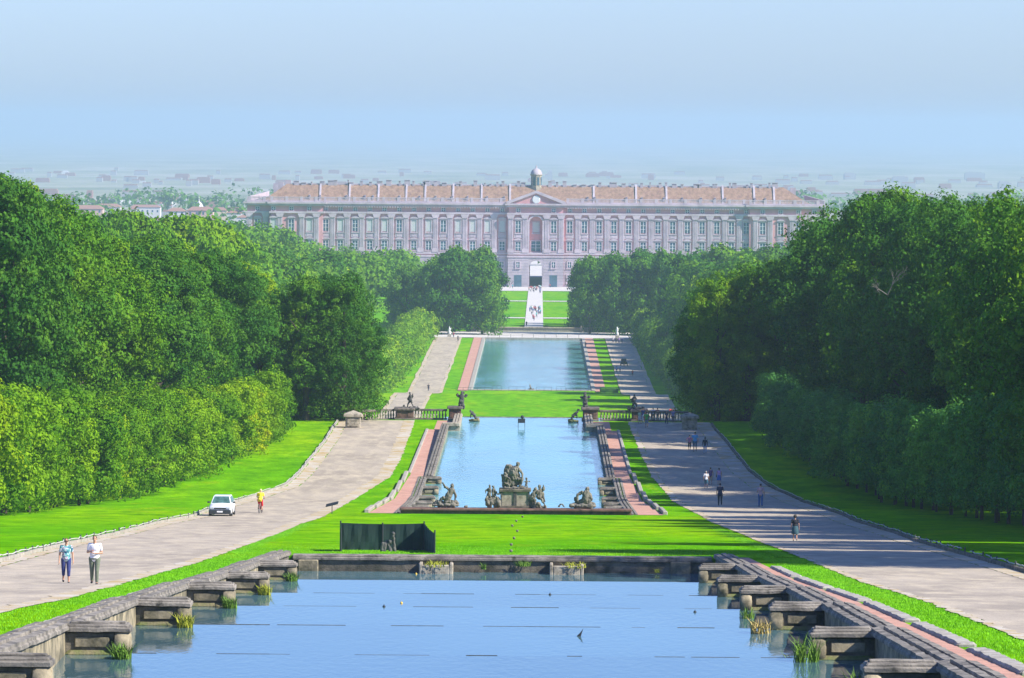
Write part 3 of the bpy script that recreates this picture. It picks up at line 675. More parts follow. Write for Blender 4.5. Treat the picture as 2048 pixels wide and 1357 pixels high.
for p in fw:
    x = (p - 1070.3) * K; b = MB(); b.prism([(3.6, 36), (13, 43.9), (22, 36.2), (22, 35.9), (3.6, 35.9)], .8, x, axis='X'); b.build('fire_wall', MT['pbase'], roof)
for k in range(58):
    x = -104 + 208 * (k + rw.uniform(-.45, .45)) / 57
    if abs(x) < 3.5: continue
    b = MB(); h = rw.uniform(.2, 1.7); w = rw.uniform(.25, 1.3); b.box(x - w, x + w, 12.3, 13.9, 42.6, 43.4 + h); b.box(x - w - .15, x + w + .15, 12.1, 14.1, 43.4 + h, 43.6 + h); b.build('chimney', MT['pbase'], roof)
for k in range(26):
    x = -100 + 200 * (k + rw.uniform(-.4, .4)) / 25
    if abs(x) < 13: continue
    b = MB(); b.box(x - .4, x + .4, 4.6, 6.5, 37.0, 38.4); b.prism([(x - .55, 38.4), (x + .55, 38.4), (x, 38.8)], 2.3, 4.4); b.build('dormer', MT['pbase'], roof)
for x, y, h in ((-112, 60, 3.5), (-108, 45, 4.5), (-104, 30, 4.2), (108, 40, 3), (112, 50, 2.6), (-115, 80, 2.6), (103, 28, 3.4)):
    b = MB(); b.box(x - 1.2, x + 1.2, y, y + 2.5, 38, 40 + h); b.build('chimney', MT['pbase'], roof)
# rooftop lantern with dome
b = MB(); b.lathe([(2.7, 41), (2.7, 42.6), (2.35, 42.7), (2.3, 47.4), (2.65, 47.6), (2.65, 48)], (0, 13, 0), 8, smooth=False)
lan = b.build('lantern', MT['stone_light'], pal)
b = MB(); b.lathe([(2.5, 48.0), (2.35, 48.9), (1.8, 49.8), (1.0, 50.4), (.35, 50.6), (.3, 51.4), (.05, 52)], (0, 13, 0), 16); b.build('dome', MT['pbase'], lan)
b = MB()
for a in range(8):
    t = R(22.5 + 45 * a); M = Matrix.Translation((0, 13, 0)) @ Matrix.Rotation(t, 4, 'Z'); b.box(2.05, 2.32, -.45, .45, 43.4, 46.8, M=M)
b.build('opening', MT['pglass'], lan)

# ================================================================ town on the plain
MT['white_wall'] = flat('town_plaster', (0.62, 0.60, 0.57), .9, var=.12, scale=.03, kind='World'); MT['cream_wall'] = flat('town_cream', (0.6, 0.48, 0.34), .9); MT['pink_wall'] = flat('town_pink', (0.55, 0.36, 0.3), .9); MT['town_roof'] = flat('town_roof', (0.28, 0.15, 0.11), .9)
def house(px, ybot, ytop, wpx, d, mat, label, roof=True, spire=False):
    p = at(px, ybot, d); u = d / F; w = wpx * u; h = (ybot - ytop) * u; dep = min(w, 18) * .8
    g = empty('town_building', (p.x, d, p.z)); tag(g, label, 'building', 'town buildings on the plain')
    rh = min(2.5, h * .25) if roof else .6
    b = MB(); b.box(-w / 2, w / 2, 0, dep, min(0, gz(p.x, d) - p.z) - 1, h - rh); b.build('wall', mat, g)
    b = MB()
    if roof: b.add([(-w / 2 - .5, -.5, h - rh), (w / 2 + .5, -.5, h - rh), (w / 2 + .5, dep + .5, h - rh), (-w / 2 - .5, dep + .5, h - rh), (-w / 2 + 3 if w > 8 else 0, dep / 2, h), (w / 2 - 3 if w > 8 else 0, dep / 2, h)], [(0, 1, 5, 4), (1, 2, 5), (2, 3, 4, 5), (3, 0, 4), (3, 2, 1, 0)])
    else: b.box(-w / 2 - .3, w / 2 + .3, -.3, dep + .3, h - rh + .001, h)
    b.build('roof', MT['town_roof'] if roof else mat, g)
    n = max(2, int(w / 3.6)); fl = max(1, int((h - rh) / 3.3))
    b = MB()
    for i in range(n):
        for k in range(fl):
            xx = -w / 2 + w * (i + .5) / n; zz = (h - rh) * (k + .35) / fl; b.box(xx - .6, xx + .6, -.08, .02, zz, zz + 1.7)
    b.build('window_row', MT['pglass'], g); return g
T = [(175, 452, 415, 60, 3500, 'pink_wall', 'pink town block with red roof just above the left wood'), (215, 440, 412, 50, 3900, 'white_wall', 'pale grey town block left of the umbrella pines'), (290, 430, 414, 60, 4100, 'white_wall', 'long pale town block behind the umbrella pines'),
     (267, 436, 417, 12, 3300, 'white_wall', 'slim white tower-like town house'), (352, 444, 420, 36, 3400, 'white_wall', 'white town house beside the hazy tall tree'), (400, 447, 418, 52, 3400, 'pink_wall', 'pinkish apartment block with many windows, left of the palace'),
     (440, 440, 419, 28, 3450, 'cream_wall', 'cream apartment block nearest the palace corner'), (468, 446, 424, 30, 3350, 'white_wall', 'white house against the palace left corner'), (485, 452, 434, 24, 3250, 'white_wall', 'low white house at the palace corner'),
     (320, 455, 440, 30, 3200, 'cream_wall', 'low cream house above the dark wood crest'), (245, 452, 436, 34, 3600, 'pink_wall', 'low pink house near the pale crane')]
for px, yb, yt, w, d, mt, lb in T: house(px, yb, yt - 4, w, d, MT[mt], lb)
# church spire
p = at(398, 416, 4000); g = empty('church', (p.x, 4000, p.z)); tag(g, 'distant white church dome with thin spire above the town', 'church')
b = MB(); b.lathe([(4, -8), (4, 0), (3.4, 1), (2.4, 3), (1, 4.4), (.4, 5.2), (.3, 7.5), (.05, 10)], (0, 0, 0), 12); b.build('dome', MT['white_wall'], g); b = MB(); b.box(-12, 12, 2, 20, -16, -3); b.build('nave', MT['cream_wall'], g)
FARW = flat('far_plaster', (0.32, 0.31, 0.30), .9)
# mid-distance blocks, one thing each
rb = random.Random(9); k = 0
ORDL = ['leftmost', 'second from the left', 'third from the left', 'fourth from the left', 'fifth from the left', 'sixth from the left', 'seventh from the left', 'eighth from the left', 'ninth from the left', 'ninth from the right', 'eighth from the right', 'seventh from the right', 'sixth from the right', 'fifth from the right', 'fourth from the right', 'third from the right', 'second from the right', 'rightmost']
for px, yb, yt, w, d in sorted([(155, 398, 392, 70, 6200), (235, 400, 396, 60, 6400), (300, 402, 397, 50, 6300), (350, 398, 390, 20, 6000), (430, 404, 399, 55, 6100), (480, 406, 401, 40, 6000), (180, 362, 356, 40, 9000), (215, 360, 355, 36, 9200), (285, 372, 366, 16, 8000), (470, 392, 388, 50, 6800), (330, 413, 408, 40, 5000), (255, 410, 405, 50, 5200), (130, 352, 344, 14, 9500), (1800, 360, 355, 30, 9000), (1950, 352, 347, 40, 9800), (1700, 352, 348, 24, 9600), (1100, 352, 344, 10, 9000), (2010, 372, 366, 26, 8000)]):
    p = at(px, yb, d); u = d / F; b = MB(); b.box(-w * u / 2, w * u / 2, 0, 16, gz(p.x, d) - p.z - 1 if gz(p.x, d) < p.z else -1, (yb - yt) * u); b.box(-w * u / 2 + 2, w * u / 3, 3, 13, (yb - yt) * u, (yb - yt) * u + 2)
    o = b.build('warehouse', FARW if px > 500 else MT['white_wall'], None, (p.x, d, p.z)); k += 1; tag(o, 'faint long building fading into the haze of the plain, ' + ORDL[k - 1], 'building', 'faint buildings far out on the plain')
# the far city reads as scattered specks
b = MB()
for k in range(500):
    d = rb.uniform(3800, 10500); x = rb.uniform(-1.05, 1.05) * d / 10 ; 
    if rb.random() > .55 + .45 * math.sin(x * .004 + d * .002): continue
    w = rb.uniform(3, 14); h = rb.uniform(3, 8); z = gz(x, d); mi = rb.choice((0, 0, 1, 2)); b.box(x - w, x + w, d, d + 12, z - 1, z + h, mi); b.box(x - w * .9, x + w * .9, d + 1, d + 11, z + h, z + h + 1.5, 3)
o = b.build('distant_town', [FARW, FARW, MT['town_roof'], MT['town_roof']]); tag(o, 'far-off town scattered as pale specks across the hazy plain', 'town', kind='stuff')
lob = []
for k in range(230):
    d = rb.uniform(2600, 5200); x = rb.uniform(-1.0, 1.0) * d / 10; s = rb.uniform(5, 13); lob.append(((x, d, gz(x, d) + s * .4), (s * 2.2, s, s * .75)))
o = link('distant_trees', leaf_cloud(lob, 24000, 4.0, 5, .05), MT['leafG']); tag(o, 'hazy belts of trees between the fields and houses of the far plain', 'trees', kind='stuff')
# ================================================================ stone work of the pools
MT['coping'] = patchy('grey_coping_stone', [(0.10, 0.09, 0.075), (0.42, 0.37, 0.30), (0.055, 0.05, 0.04)], (1.6, 3.2, 16), 0.85, 0.03)
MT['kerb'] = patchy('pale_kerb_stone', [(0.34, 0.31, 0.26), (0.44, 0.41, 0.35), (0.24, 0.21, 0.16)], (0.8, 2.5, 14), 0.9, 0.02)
MT['face'] = patchy('stained_panel_stone', [(0.15, 0.13, 0.09), (0.46, 0.38, 0.24), (0.06, 0.06, 0.035)], (1.1, 1.8, 9), 0.9, 0.03)
def coping_profile(w):       # moulded coping: two grooves, across width w
    return [(0, 0), (0, .07), (.04, .10), (.04, .16), (w * .26, .18), (w * .29, .04), (w * .36, .04), (w * .39, .2), (w * .60, .21), (w * .63, .05), (w * .70, .05), (w * .73, .19), (w - .04, .17), (w - .04, .1), (w, .07), (w, 0)]
def sloped_coping(mb, x0, w, ya, za, yb, zb, mi=0):
    pr = coping_profile(w); n = len(pr)
    vs = [(x0 + p, ya, za + q) for p, q in pr] + [(x0 + p, yb, zb + q) for p, q in pr]
    fs = [tuple(range(n)), tuple(range(2 * n - 1, n - 1, -1))] + [(i, n + i, n + (i + 1) % n, (i + 1) % n) for i in range(n)]
    mb.add(vs, fs, mi)
def step_unit(sg, tipx, inx, outx, d, dprev, ztop, zprev, zwat, label, name='stepped_pool_wall'):
    """one unit: a short cross wall with a scroll tip, and the side wall that climbs towards the camera"""
    g = empty(name, (sg * inx, d, ztop)); tag(g, label, 'pool wall', 'stepped stone wall units of the pools')
    X = lambda v: sg * (v - inx) ; 
    def bx(mb, a, c, y0, y1, z0, z1, bev=.05): x0, x1 = sorted((X(a), X(c))); mb.bbox(x0, x1, y0, y1, z0 - ztop, z1 - ztop, bev)
    cap = .17
    m = MB(); bx(m, tipx + .18, outx, -.28, .28, zwat - 2.2, ztop - cap); m.build('cross_wall', MT['stone'], g)
    m = MB(); bx(m, tipx + .42, inx - .12, -.33, -.285, zwat + .18, ztop - cap - .12, .02); m.build('panel', MT['face'], g)
    m = MB(); bx(m, tipx + .05, inx + .1, -.42, .30, zwat - .3, zwat + .10, .08); m.build('footing', MT['moss'], g)
    m = MB(); bx(m, tipx - .08, inx + .22, -.40, .34, ztop - cap, ztop - .06, .03); bx(m, tipx - .02, inx + .2, -.32, .28, ztop - .06, ztop, .03); bx(m, tipx + .05, inx, -.12, .1, ztop, ztop + .05, .02); m.build('coping', MT['coping'], g)
    m = MB()                                        # scroll at the tip
    xs = X(tipx + .12)
    m.lathe([(.30, -.17), (.34, -.1), (.34, .1), (.30, .17)], (0, 0, 0), 14, M=Matrix.Translation((xs, -.16, -cap - .30)) @ Matrix.Rotation(R(90), 4, 'Y'))
    m.lathe([(.22, -.19), (.24, -.1), (.24, .1), (.22, .19)], (0, 0, 0), 14, M=Matrix.Translation((xs, -.1, zwat - ztop + .24)) @ Matrix.Rotation(R(90), 4, 'Y'))
    m.build('scroll', MT['face'], g)
    m = MB(); za = zprev - ztop - .02; w = outx - inx; x0 = min(X(inx), X(outx)); ya = dprev - d + .3
    n = 12                                           # side wall below its coping
    vs = []; 
    for (y, z) in ((ya, za - cap), (.29, -cap)):
        for xx in (x0 + .1, x0 + w - .1): vs += [(xx, y, z), (xx, y, zwat - ztop - 2.2)]
    m.add(vs, [(0, 1, 5, 4), (2, 6, 7, 3), (0, 4, 6, 2), (0, 2, 3, 1), (4, 5, 7, 6)]); m.build('side_wall', MT['face'], g)
    m = MB(); sloped_coping(m, x0, w, ya, za - cap, .30, -cap); m.build('side_coping', MT['coping'], g)
    return g
ords = ['nearest', 'second nearest', 'third nearest', 'fourth nearest', 'fifth nearest', 'farthest']
for sg, sn in ((-1, 'left'), (1, 'right')):
    # STEPS run away from the camera
    ds = [84] + STEPS
    for i, d in enumerate(STEPS):
        dp = ds[i]; step_unit(sg, 8.0, 9.35, 10.25, d, dp, CZ - P(d) + .22, CZ - P(dp + .6) + .20, CZ - WL[i], '%s stepped grey stone wall unit on the %s side of the foreground pool' % (ords[i], sn))
    d = 228.0; g = empty('stepped_pool_wall', (sg * 9.35, 216, CZ - P(216))); tag(g, 'last straight run of stone wall at the %s far corner of the foreground pool' % sn, 'pool wall', 'stepped stone wall units of the pools')
    m = MB(); x0 = min(0, sg * .9); m.add([(x0 + q, yy, zz) for yy, zt_ in ((-12, P(216) - P(204)), (12, P(216) - P(228))) for q in (.1, .8) for zz in (-3.5, zt_)], [(0, 1, 3, 2), (4, 6, 7, 5), (0, 4, 5, 1), (2, 3, 7, 6), (1, 5, 7, 3)]); m.build('side_wall', MT['stone'], g)
    m = MB(); sloped_coping(m, x0, .9, -12.2, P(216) - P(203.8), 12.3, P(216) - P(228)); m.build('side_coping', MT['coping'], g)
# wall across the end of the foreground pool
y = 228.4; zt = CZ - P(y) + .02
g = empty('pool_end_wall', (0, y, zt)); tag(g, 'long low dark stone wall closing the foreground pool below the lawn', 'pool wall')
m = MB(); m.bbox(-9.4, 9.4, -.1, .55, -3.2, -.2, .03); m.build('wall', MT['stone'], g)
m = MB(); m.bbox(-9.3, 9.3, -.2, .8, -.2, -.08); m.bbox(-9.3, 9.3, -.1, .7, -.08, 0); m.build('coping', MT['coping'], g)
m = MB(); m.bbox(-9.3, 9.3, -.32, -.12, -1.2, -.95, .05); m.build('footing', MT['moss'], g)
for x in (-8.6, 7.9): m = MB(); m.bbox(x - .45, x + .45, -.25, .0, -1.1, -.2, .04); m.build('pier', MT['face'], g)
# outlet troughs on that wall
for px, lb in ((872, 'left mossy stone spout trough with dry weeds on the foreground pool end wall'), (1133, 'right mossy stone spout trough with yellow weeds on the foreground pool end wall')):
    p = at(px, 1140, y - .8); g = empty('stone_trough', (p.x, y - .1, CZ - 19.72)); tag(g, lb, 'trough', 'stone troughs on the pool end wall')
    m = MB(); m.bbox(-.75, -.6, -1.1, -.01, -.4, .22, .03); m.bbox(.6, .75, -1.1, -.01, -.4, .22, .03); m.bbox(-.6, .6, -1.1, -.9, -.4, .16, .03); m.box(-.59, .59, -.89, -.01, -.4, .05); m.build('basin', MT['stone_light'], g)
# kerbs outside the walks: one per terrace
def kerb(sg, x0, x1, ya, yb, label, lift=.32):
    za, zb = CZ - P(ya), CZ - P(yb); zt = (za * .35 + zb * .65) + lift; m = MB(); a, c = sorted((sg * x0, sg * x1))
    m.bbox(a, c, ya - yb, 0, -2.0 - (za - zb) * 0, zt - zb + (za - zb) * .0, .05)
    v = m.v      # tilt so that the top follows a third of the slope
    m.v = [(X_, Y_, (lift + gz(0, yb + Y_) - zb - (0 if abs(Z_ - zt + zb) < .01 else .05)) if Z_ > -1 else Z_) for X_, Y_, Z_ in v]
    o = m.build('kerb_block', MT['kerb'], None, (0, yb, zb)); tag(o, label, 'kerb', 'stone kerbs along the pink walks'); return o
for sg, sn in ((-1, 'left'), (1, 'right')):
    ks = [84, 98, 113, 130, 149, 168, 189, 208]
    for i in range(7):
        kerb(sg, 10.95 if sg > 0 else 10.22, 11.4 if sg > 0 else 10.5, ks[i] + 2.2, ks[i + 1] - .3, 'long pale kerb stone %s along the %s foreground walk' % (['nearest the camera', 'second from the camera', 'third from the camera', 'fourth from the camera', 'fifth from the camera', 'sixth from the camera', 'farthest from the camera'][i], sn), .1)
    ks = [367, 381, 394, 407, 420, 433, 446]
    for i in range(6): kx = float(np.interp(ks[i], [366, 442], [10.5, 9.55])); kerb(sg, kx, kx + .35, ks[i] + .8, ks[i + 1], 'pale kerb stone %s beside the pink walk %s of the middle pool' % (['nearest the statues', 'second from the statues', 'third from the statues', 'fourth from the statues', 'fifth from the statues', 'sixth from the statues'][i], sn), .25)
    kerb(sg, 9.45, 9.75, 447, 517, 'long straight pale kerb beside the pink walk %s of the middle pool' % sn, .12)
# middle pool: stepped units then straight walls
DS2 = [366.3, 378, 390, 402.5, 415, 428, 441]
for sg, sn in ((-1, 'left'), (1, 'right')):
    for i, d in enumerate(DS2[1:]):
        step_unit(sg, 6.75, 7.95, 8.75, d, DS2[i], CZ - P(d) + .05, CZ - P(DS2[i]) + .05, CZ - 31.0, '%s stepped stone wall unit on the %s side of the middle pool' % (ords[i], sn))
    g = empty('pool_side_wall', (sg * 7.4, 480, CZ - 30.25)); tag(g, 'long straight moulded coping wall on the %s side of the middle pool' % sn, 'pool wall', 'straight walls of the middle pool')
    x0 = min(0, sg * .8)
    m = MB(); m.bbox(x0 + .08, x0 + .72, -38.7, 37, -2, -.25, .02); m.build('wall', MT['face'], g)
    m = MB(); sloped_coping(m, x0, .8, -38.7, -.25, 37, -.25); m.build('coping', MT['coping'], g)
    g = empty('pool_side_wall', (sg * 6.3, 526, CZ - 30.25)); tag(g, 'short inset coping wall at the far %s corner of the middle pool, before the balustrade' % sn, 'pool wall', 'inset walls at the far corners of the middle pool')
    x0 = min(0, sg * .85)
    m = MB(); m.bbox(x0 + .08, x0 + .77, -9, 9.5, -2, -.25, .02); a, c = sorted((sg * -.0, sg * 1.8)); m.bbox(a, c, -9.6, -9.01, -2, -.25, .03); m.build('wall', MT['stone_light'], g)
    m = MB(); sloped_coping(m, x0, .85, -9, -.25, 9.5, -.25); m.bbox(a, c + .0, -9.8, -9.02, -.249, .08, .05); m.build('coping', MT['stone_light'], g)
# fountain wall carrying the statues
y = 366.0; ZF = CZ - P(y) + .42
g = empty('fountain_wall', (0, y, ZF)); tag(g, 'low brownish red wall carrying the fountain statues at the head of the middle pool', 'wall')
m = MB(); m.bbox(-8.2, 8.2, -.25, .6, -3.5, -.14, .04); m.build('wall', MT['pinkstone'], g)
m = MB(); m.bbox(-8.25, 8.25, -.4, .75, -.14, 0, .05); m.build('coping', MT['pinkstone'], g)
m = MB(); m.bbox(-9.0, 9.0, -.5, 4.5, -7, -2.2, .04); m.build('platform', MT['stone'], g)
# lip wall at the end of the middle pool
m = MB(); m.bbox(-6.3, 6.3, 541.0, 541.6, CZ - 34, CZ - 30.96, .03); tag(m.build('pool_lip', MT['stone']), 'thin stone lip over which the middle pool spills behind the small bench-like box', 'pool wall')
# canal basin walls and the terrace at its end
for sg, sn in ((-1, 'left'), (1, 'right')):
    m = MB(); a, c = sorted((sg * 13.95, sg * 14.9)); m.bbox(a, c, 1203, 1494, CZ - 65, CZ - 62.45, .05); tag(m.build('canal_wall', MT['kerb']), 'straight pale stone edge along the %s side of the far canal' % sn, 'pool wall', 'edges of the far canal')
m = MB(); m.bbox(-13.9, 13.9, 1493, 1494, CZ - 65, CZ - 62.4, .05); tag(m.build('canal_end_wall', MT['kerb']), 'pale stone edge closing the far end of the canal', 'pool wall')
m = MB(); m.bbox(-13.9, 13.9, 1203.4, 1204.9, CZ - 66, CZ - 62.5, .05); tag(m.build('canal_head_wall', MT['kerb']), 'stone edge at the near end of the canal behind the low fence', 'pool wall')
g = empty('terrace_wall', (0, 1539, CZ - 62.7)); tag(g, 'long pale terrace wall closing the canal before the palace lawn', 'wall')
m = MB(); m.bbox(-16.5, 17.5, -.5, .4, -.5, 1.25, .05); m.build('wall', MT['kerb'], g); m = MB(); m.bbox(-16.8, 17.8, -.8, .7, 1.25, 1.55, .05); m.build('coping', MT['stone_light'], g)
for x, s_ in ((-17.8, 1), (18.6, 1), (-11.5, .6), (14.5, .6)):
    m = MB(); m.bbox(x - .9 * s_, x + .9 * s_, 1537.6, 1539.4, CZ - 63, CZ - 60.0 - (1 - s_), .08); m.lathe([(.7 * s_, 0), (.95 * s_, .3), (.7 * s_, .9), (.25, 1.3)], (x, 1538.5, CZ - 60.0 - (1 - s_)), 12); tag(m.build('terrace_pier', MT['stone_light']), {-17.8: 'pale stone pier with urn at the left end of the canal terrace wall', 18.6: 'pale stone pier with urn at the right end of the canal terrace wall', -11.5: 'small pale stone pier in the left part of the canal terrace wall', 14.5: 'small pale stone pier in the right part of the canal terrace wall'}[x], 'pier', 'piers of the canal terrace wall')

# balustrade behind the middle pool ----------------------------------------------------
ZB = CZ - 31.15
MT['rail'] = patchy('dark_balustrade_stone', [(0.12, 0.105, 0.09), (0.22, 0.18, 0.15), (0.06, 0.05, 0.045)], (0.8, 2.4, 12), .9, .02)
def balustrade(xa, ya, xb, yb, label, zb=None):
    a = Vector((xa, ya, 0)); d = Vector((xb - xa, yb - ya, 0)); L = d.length; rz = math.atan2(d.y, d.x)
    g = empty('balustrade', (xa, ya, ZB if zb is None else zb), rz); tag(g, label, 'balustrade', 'balustrades behind the middle pool')
    m = MB(); m.bbox(0, L, -.22, .22, 0, .25, .04); m.build('plinth', MT['rail'], g)
    m = MB(); m.bbox(0, L, -.22, .22, 1.0, 1.2, .05); m.build('rail', MT['rail'], g)
    n = max(3, int(L / .31))
    for i in range(n):
        m = MB(); m.lathe([(.09, .25), (.09, .32), (.055, .37), (.11, .55), (.10, .62), (.05, .82), (.08, .93), (.09, 1.0)], ((i + .5) * L / n, 0, 0), 8); m.build('baluster', MT['stone_light'], g)
balustrade(-11.4, 537, -7.95, 537, 'straight balustrade left of the middle pool, between the two left statue pedestals')
balustrade(7.95, 537, 11.2, 537, 'straight balustrade right of the middle pool, between the two right statue pedestals')
balustrade(-17.6, 533.5, -13.4, 536.6, 'balustrade across the left road, from the urn to the left outer statue')
balustrade(12.9, 537, 17.2, 535.5, 'shaded balustrade across the right road behind the strolling people')
def pedestal(x0, x1, y0, y1, h, label, z=ZB, name='pedestal', mat='rail'):
    cx, cy = (x0 + x1) / 2, (y0 + y1) / 2; hw, hd = (x1 - x0) / 2, (y1 - y0) / 2
    g = empty(name, (cx, cy, z)); tag(g, label, 'pedestal', 'statue pedestals')
    m = MB(); m.bbox(-hw - .12, hw + .12, -hd - .12, hd + .12, -2, .3, .05); m.build('base', MT[mat], g)
    m = MB(); m.bbox(-hw, hw, -hd, hd, .3, h - .22, .02); 
    for sx in (-1, 1): m.bbox(*sorted((sx * hw * .35, sx * hw * .85)), -hd - .04, -hd - .003, .45, h - .35, .02)
    m.build('die', MT['pinkstone' if mat == 'rail' else mat], g)
    m = MB(); m.bbox(-hw - .18, hw + .18, -hd - .18, hd + .18, h - .22, h, .06); m.build('cap', MT[mat], g); return g
pedestal(-13.3, -11.45, 535.6, 538, 1.35, 'broad pinkish pedestal under the left outer statue by the left road')
pedestal(-7.75, -6.5, 535.8, 538, 1.5, 'dark pedestal under the left inner statue at the corner of the middle pool')
pedestal(6.2, 7.75, 535.8, 538, 1.5, 'dark pedestal under the right inner statue at the corner of the middle pool')
pedestal(11.3, 12.8, 535.6, 538, 1.35, 'broad pinkish pedestal under the right outer statue by the right road')
# gate piers at the road sides
def pier(px, x, y, z, label, mat):
    g = empty('stone_pier', (x, y, z)); tag(g, label, 'pier', 'stone piers at the road ends')
    m = MB(); m.bbox(-.75, .75, -.75, .75, -1, 1.15, .05); m.bbox(-.55, .55, -.85, -.752, .2, .95, .03); m.build('shaft', MT[mat], g)
    m = MB(); m.bbox(-.95, .95, -.95, .95, 1.15, 1.4, .07); m.add([(-.9, -.9, 1.41), (.9, -.9, 1.41), (.9, .9, 1.41), (-.9, .9, 1.41), (0, 0, 1.75)], [(0, 1, 4), (1, 2, 4), (2, 3, 4), (3, 0, 4), (3, 2, 1, 0)]); m.build('cap', MT[mat], g); return g
p = on_ground(706, 856); pier(706, p.x, p.y, p.z, 'squat weathered stone pier with pyramid cap beside the left road at the wood edge', 'stone_light')
p = on_ground(713, 850); 
p = on_ground(1379, 860); pier(1379, p.x, p.y, p.z, 'pale stone pier with lit cap in the shade at the end of the right balustrade', 'stone_light')
g = empty('urn', (-17.9, 533.3, ZB)); tag(g, 'stone urn on a square post at the left end of the road balustrade', 'urn')
m = MB(); m.bbox(-.4, .4, -.4, .4, -.5, 1.2, .04); m.bbox(-.48, .48, -.48, .48, 1.2, 1.35, .03); m.build('post', MT['stone_light'], g)
m = MB(); m.lathe([(.22, 1.35), (.1, 1.5), (.12, 1.6), (.42, 1.85), (.46, 2.0), (.58, 2.12), (.5, 2.16), (.1, 2.1)], (0, 0, 0), 16); m.build('bowl', MT['stone_light'], g)
def roughen(o, step=.28, amp=.035, world_off=0):
    """chipped, worn stone: fine subdivision and irregular surface"""
    import bmesh
    from mathutils import noise as mn
    me = o.data
    if me.users > 1: return
    bm = bmesh.new(); bm.from_mesh(me)
    for it in range(5):
        long = [e for e in bm.edges if e.calc_length() > step]
        if not long: break
        bmesh.ops.subdivide_edges(bm, edges=long, cuts=1, use_grid_fill=True)
    bmesh.ops.triangulate(bm, faces=[f for f in bm.faces if len(f.verts) > 4])
    off = (o.parent.location if o.parent else Vector()) + o.location
    for v in bm.verts:
        w = v.co + off; v.co += mn.noise_vector(w * 2.3) * amp + mn.noise_vector(w * 7.1) * amp * .45
    bm.to_mesh(me); bm.free(); me.update()
for o in list(bpy.data.objects):
    if o.type == 'MESH' and o.parent and o.parent.name.split('.')[0] in ('stepped_pool_wall', 'pool_end_wall', 'stone_trough', 'fountain_wall', 'stone_pier') and o.name.split('.')[0] in ('coping', 'side_coping', 'cross_wall', 'side_wall', 'footing', 'wall', 'basin', 'shaft', 'cap'): roughen(o, .35 if 'coping' in o.name else .5, .022)
    if o.name.split('.')[0] == 'kerb_block' and o.location.y < 240: roughen(o, .5, .03)
# low pipe barriers along both lawns
def barrier(fx, y0, y1, sg, label):
    rg = random.Random(int(y0) + sg); ys = np.arange(y0, y1, 2.6); pts = []
    for Y in ys: x = fx(float(Y)); pts.append(Vector((x + rg.uniform(-.07, .07), float(Y), gz(x, Y) + rg.uniform(.22, .30))))
    g = empty('low_barrier', (pts[0].x, pts[0].y, gz(pts[0].x, pts[0].y))); o = g.location.copy(); tag(g, label, 'barrier', 'low rope barriers along the roads')
    m = MB()
    for a, c in zip(pts, pts[1:]):
        if rg.random() < .93:
            mid = (a + c) / 2 + Vector((rg.uniform(-.05, .05), 0, rg.uniform(-.05, .02))); m.tube(a - o, mid - o, .028, .028, 6); m.tube(mid - o, c - o, .028, .028, 6)
    m.build('rope', flatc('barrier_rope', (0.40, 0.40, 0.34)), g)
    for q, pt in enumerate(pts[:99]):
        if q % 2 == 0: m = MB(); m.tube((pt.x - o.x, pt.y - o.y, pt.z - o.z - .5), (pt.x - o.x + rg.uniform(-.03, .03), pt.y - o.y, pt.z - o.z + .1), .05, .04, 6); m.build('post', flatc('barrier_post', (0.05, 0.06, 0.05)), g)
_fc = {}
def flatc(n, c, rough=.7, metal=0.0):
    if n not in _fc: _fc[n] = flat(n, c, rough, metal)
    return _fc[n]
barrier(lambda Y: LOe(Y) - shw(Y) - .15, 150, 530, -1, 'thin whitish rope barrier on short posts along the left road, at the sunlit lawn')
barrier(lambda Y: ROe(Y) + 1.5 * shw(Y) + .15, 120, 520, 1, 'thin pale rope barrier on short posts along the right road, at the shaded lawn')
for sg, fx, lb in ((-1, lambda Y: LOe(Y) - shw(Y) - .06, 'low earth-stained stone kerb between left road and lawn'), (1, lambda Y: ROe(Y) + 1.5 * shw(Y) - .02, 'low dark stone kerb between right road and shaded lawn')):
    m = MB(); ys = list(np.arange(90, 532, 3.0)); vs = []
    for Y in ys:
        x = fx(Y); z = gz(x, Y)
        for dx, dz in ((0, -.3), (0, .17), (sg * .2, .17), (sg * .2, -.3)): vs.append((x + dx, Y, z + dz))
    fs = [(j * 4 + i, j * 4 + (i + 1) % 4, j * 4 + 4 + (i + 1) % 4, j * 4 + 4 + i) for j in range(len(ys) - 1) for i in range(4)] + [(3, 2, 1, 0)]
    m.add(vs, fs); tag(m.build('road_kerb', MT['stone' if sg > 0 else 'kerb']), lb, 'kerb')
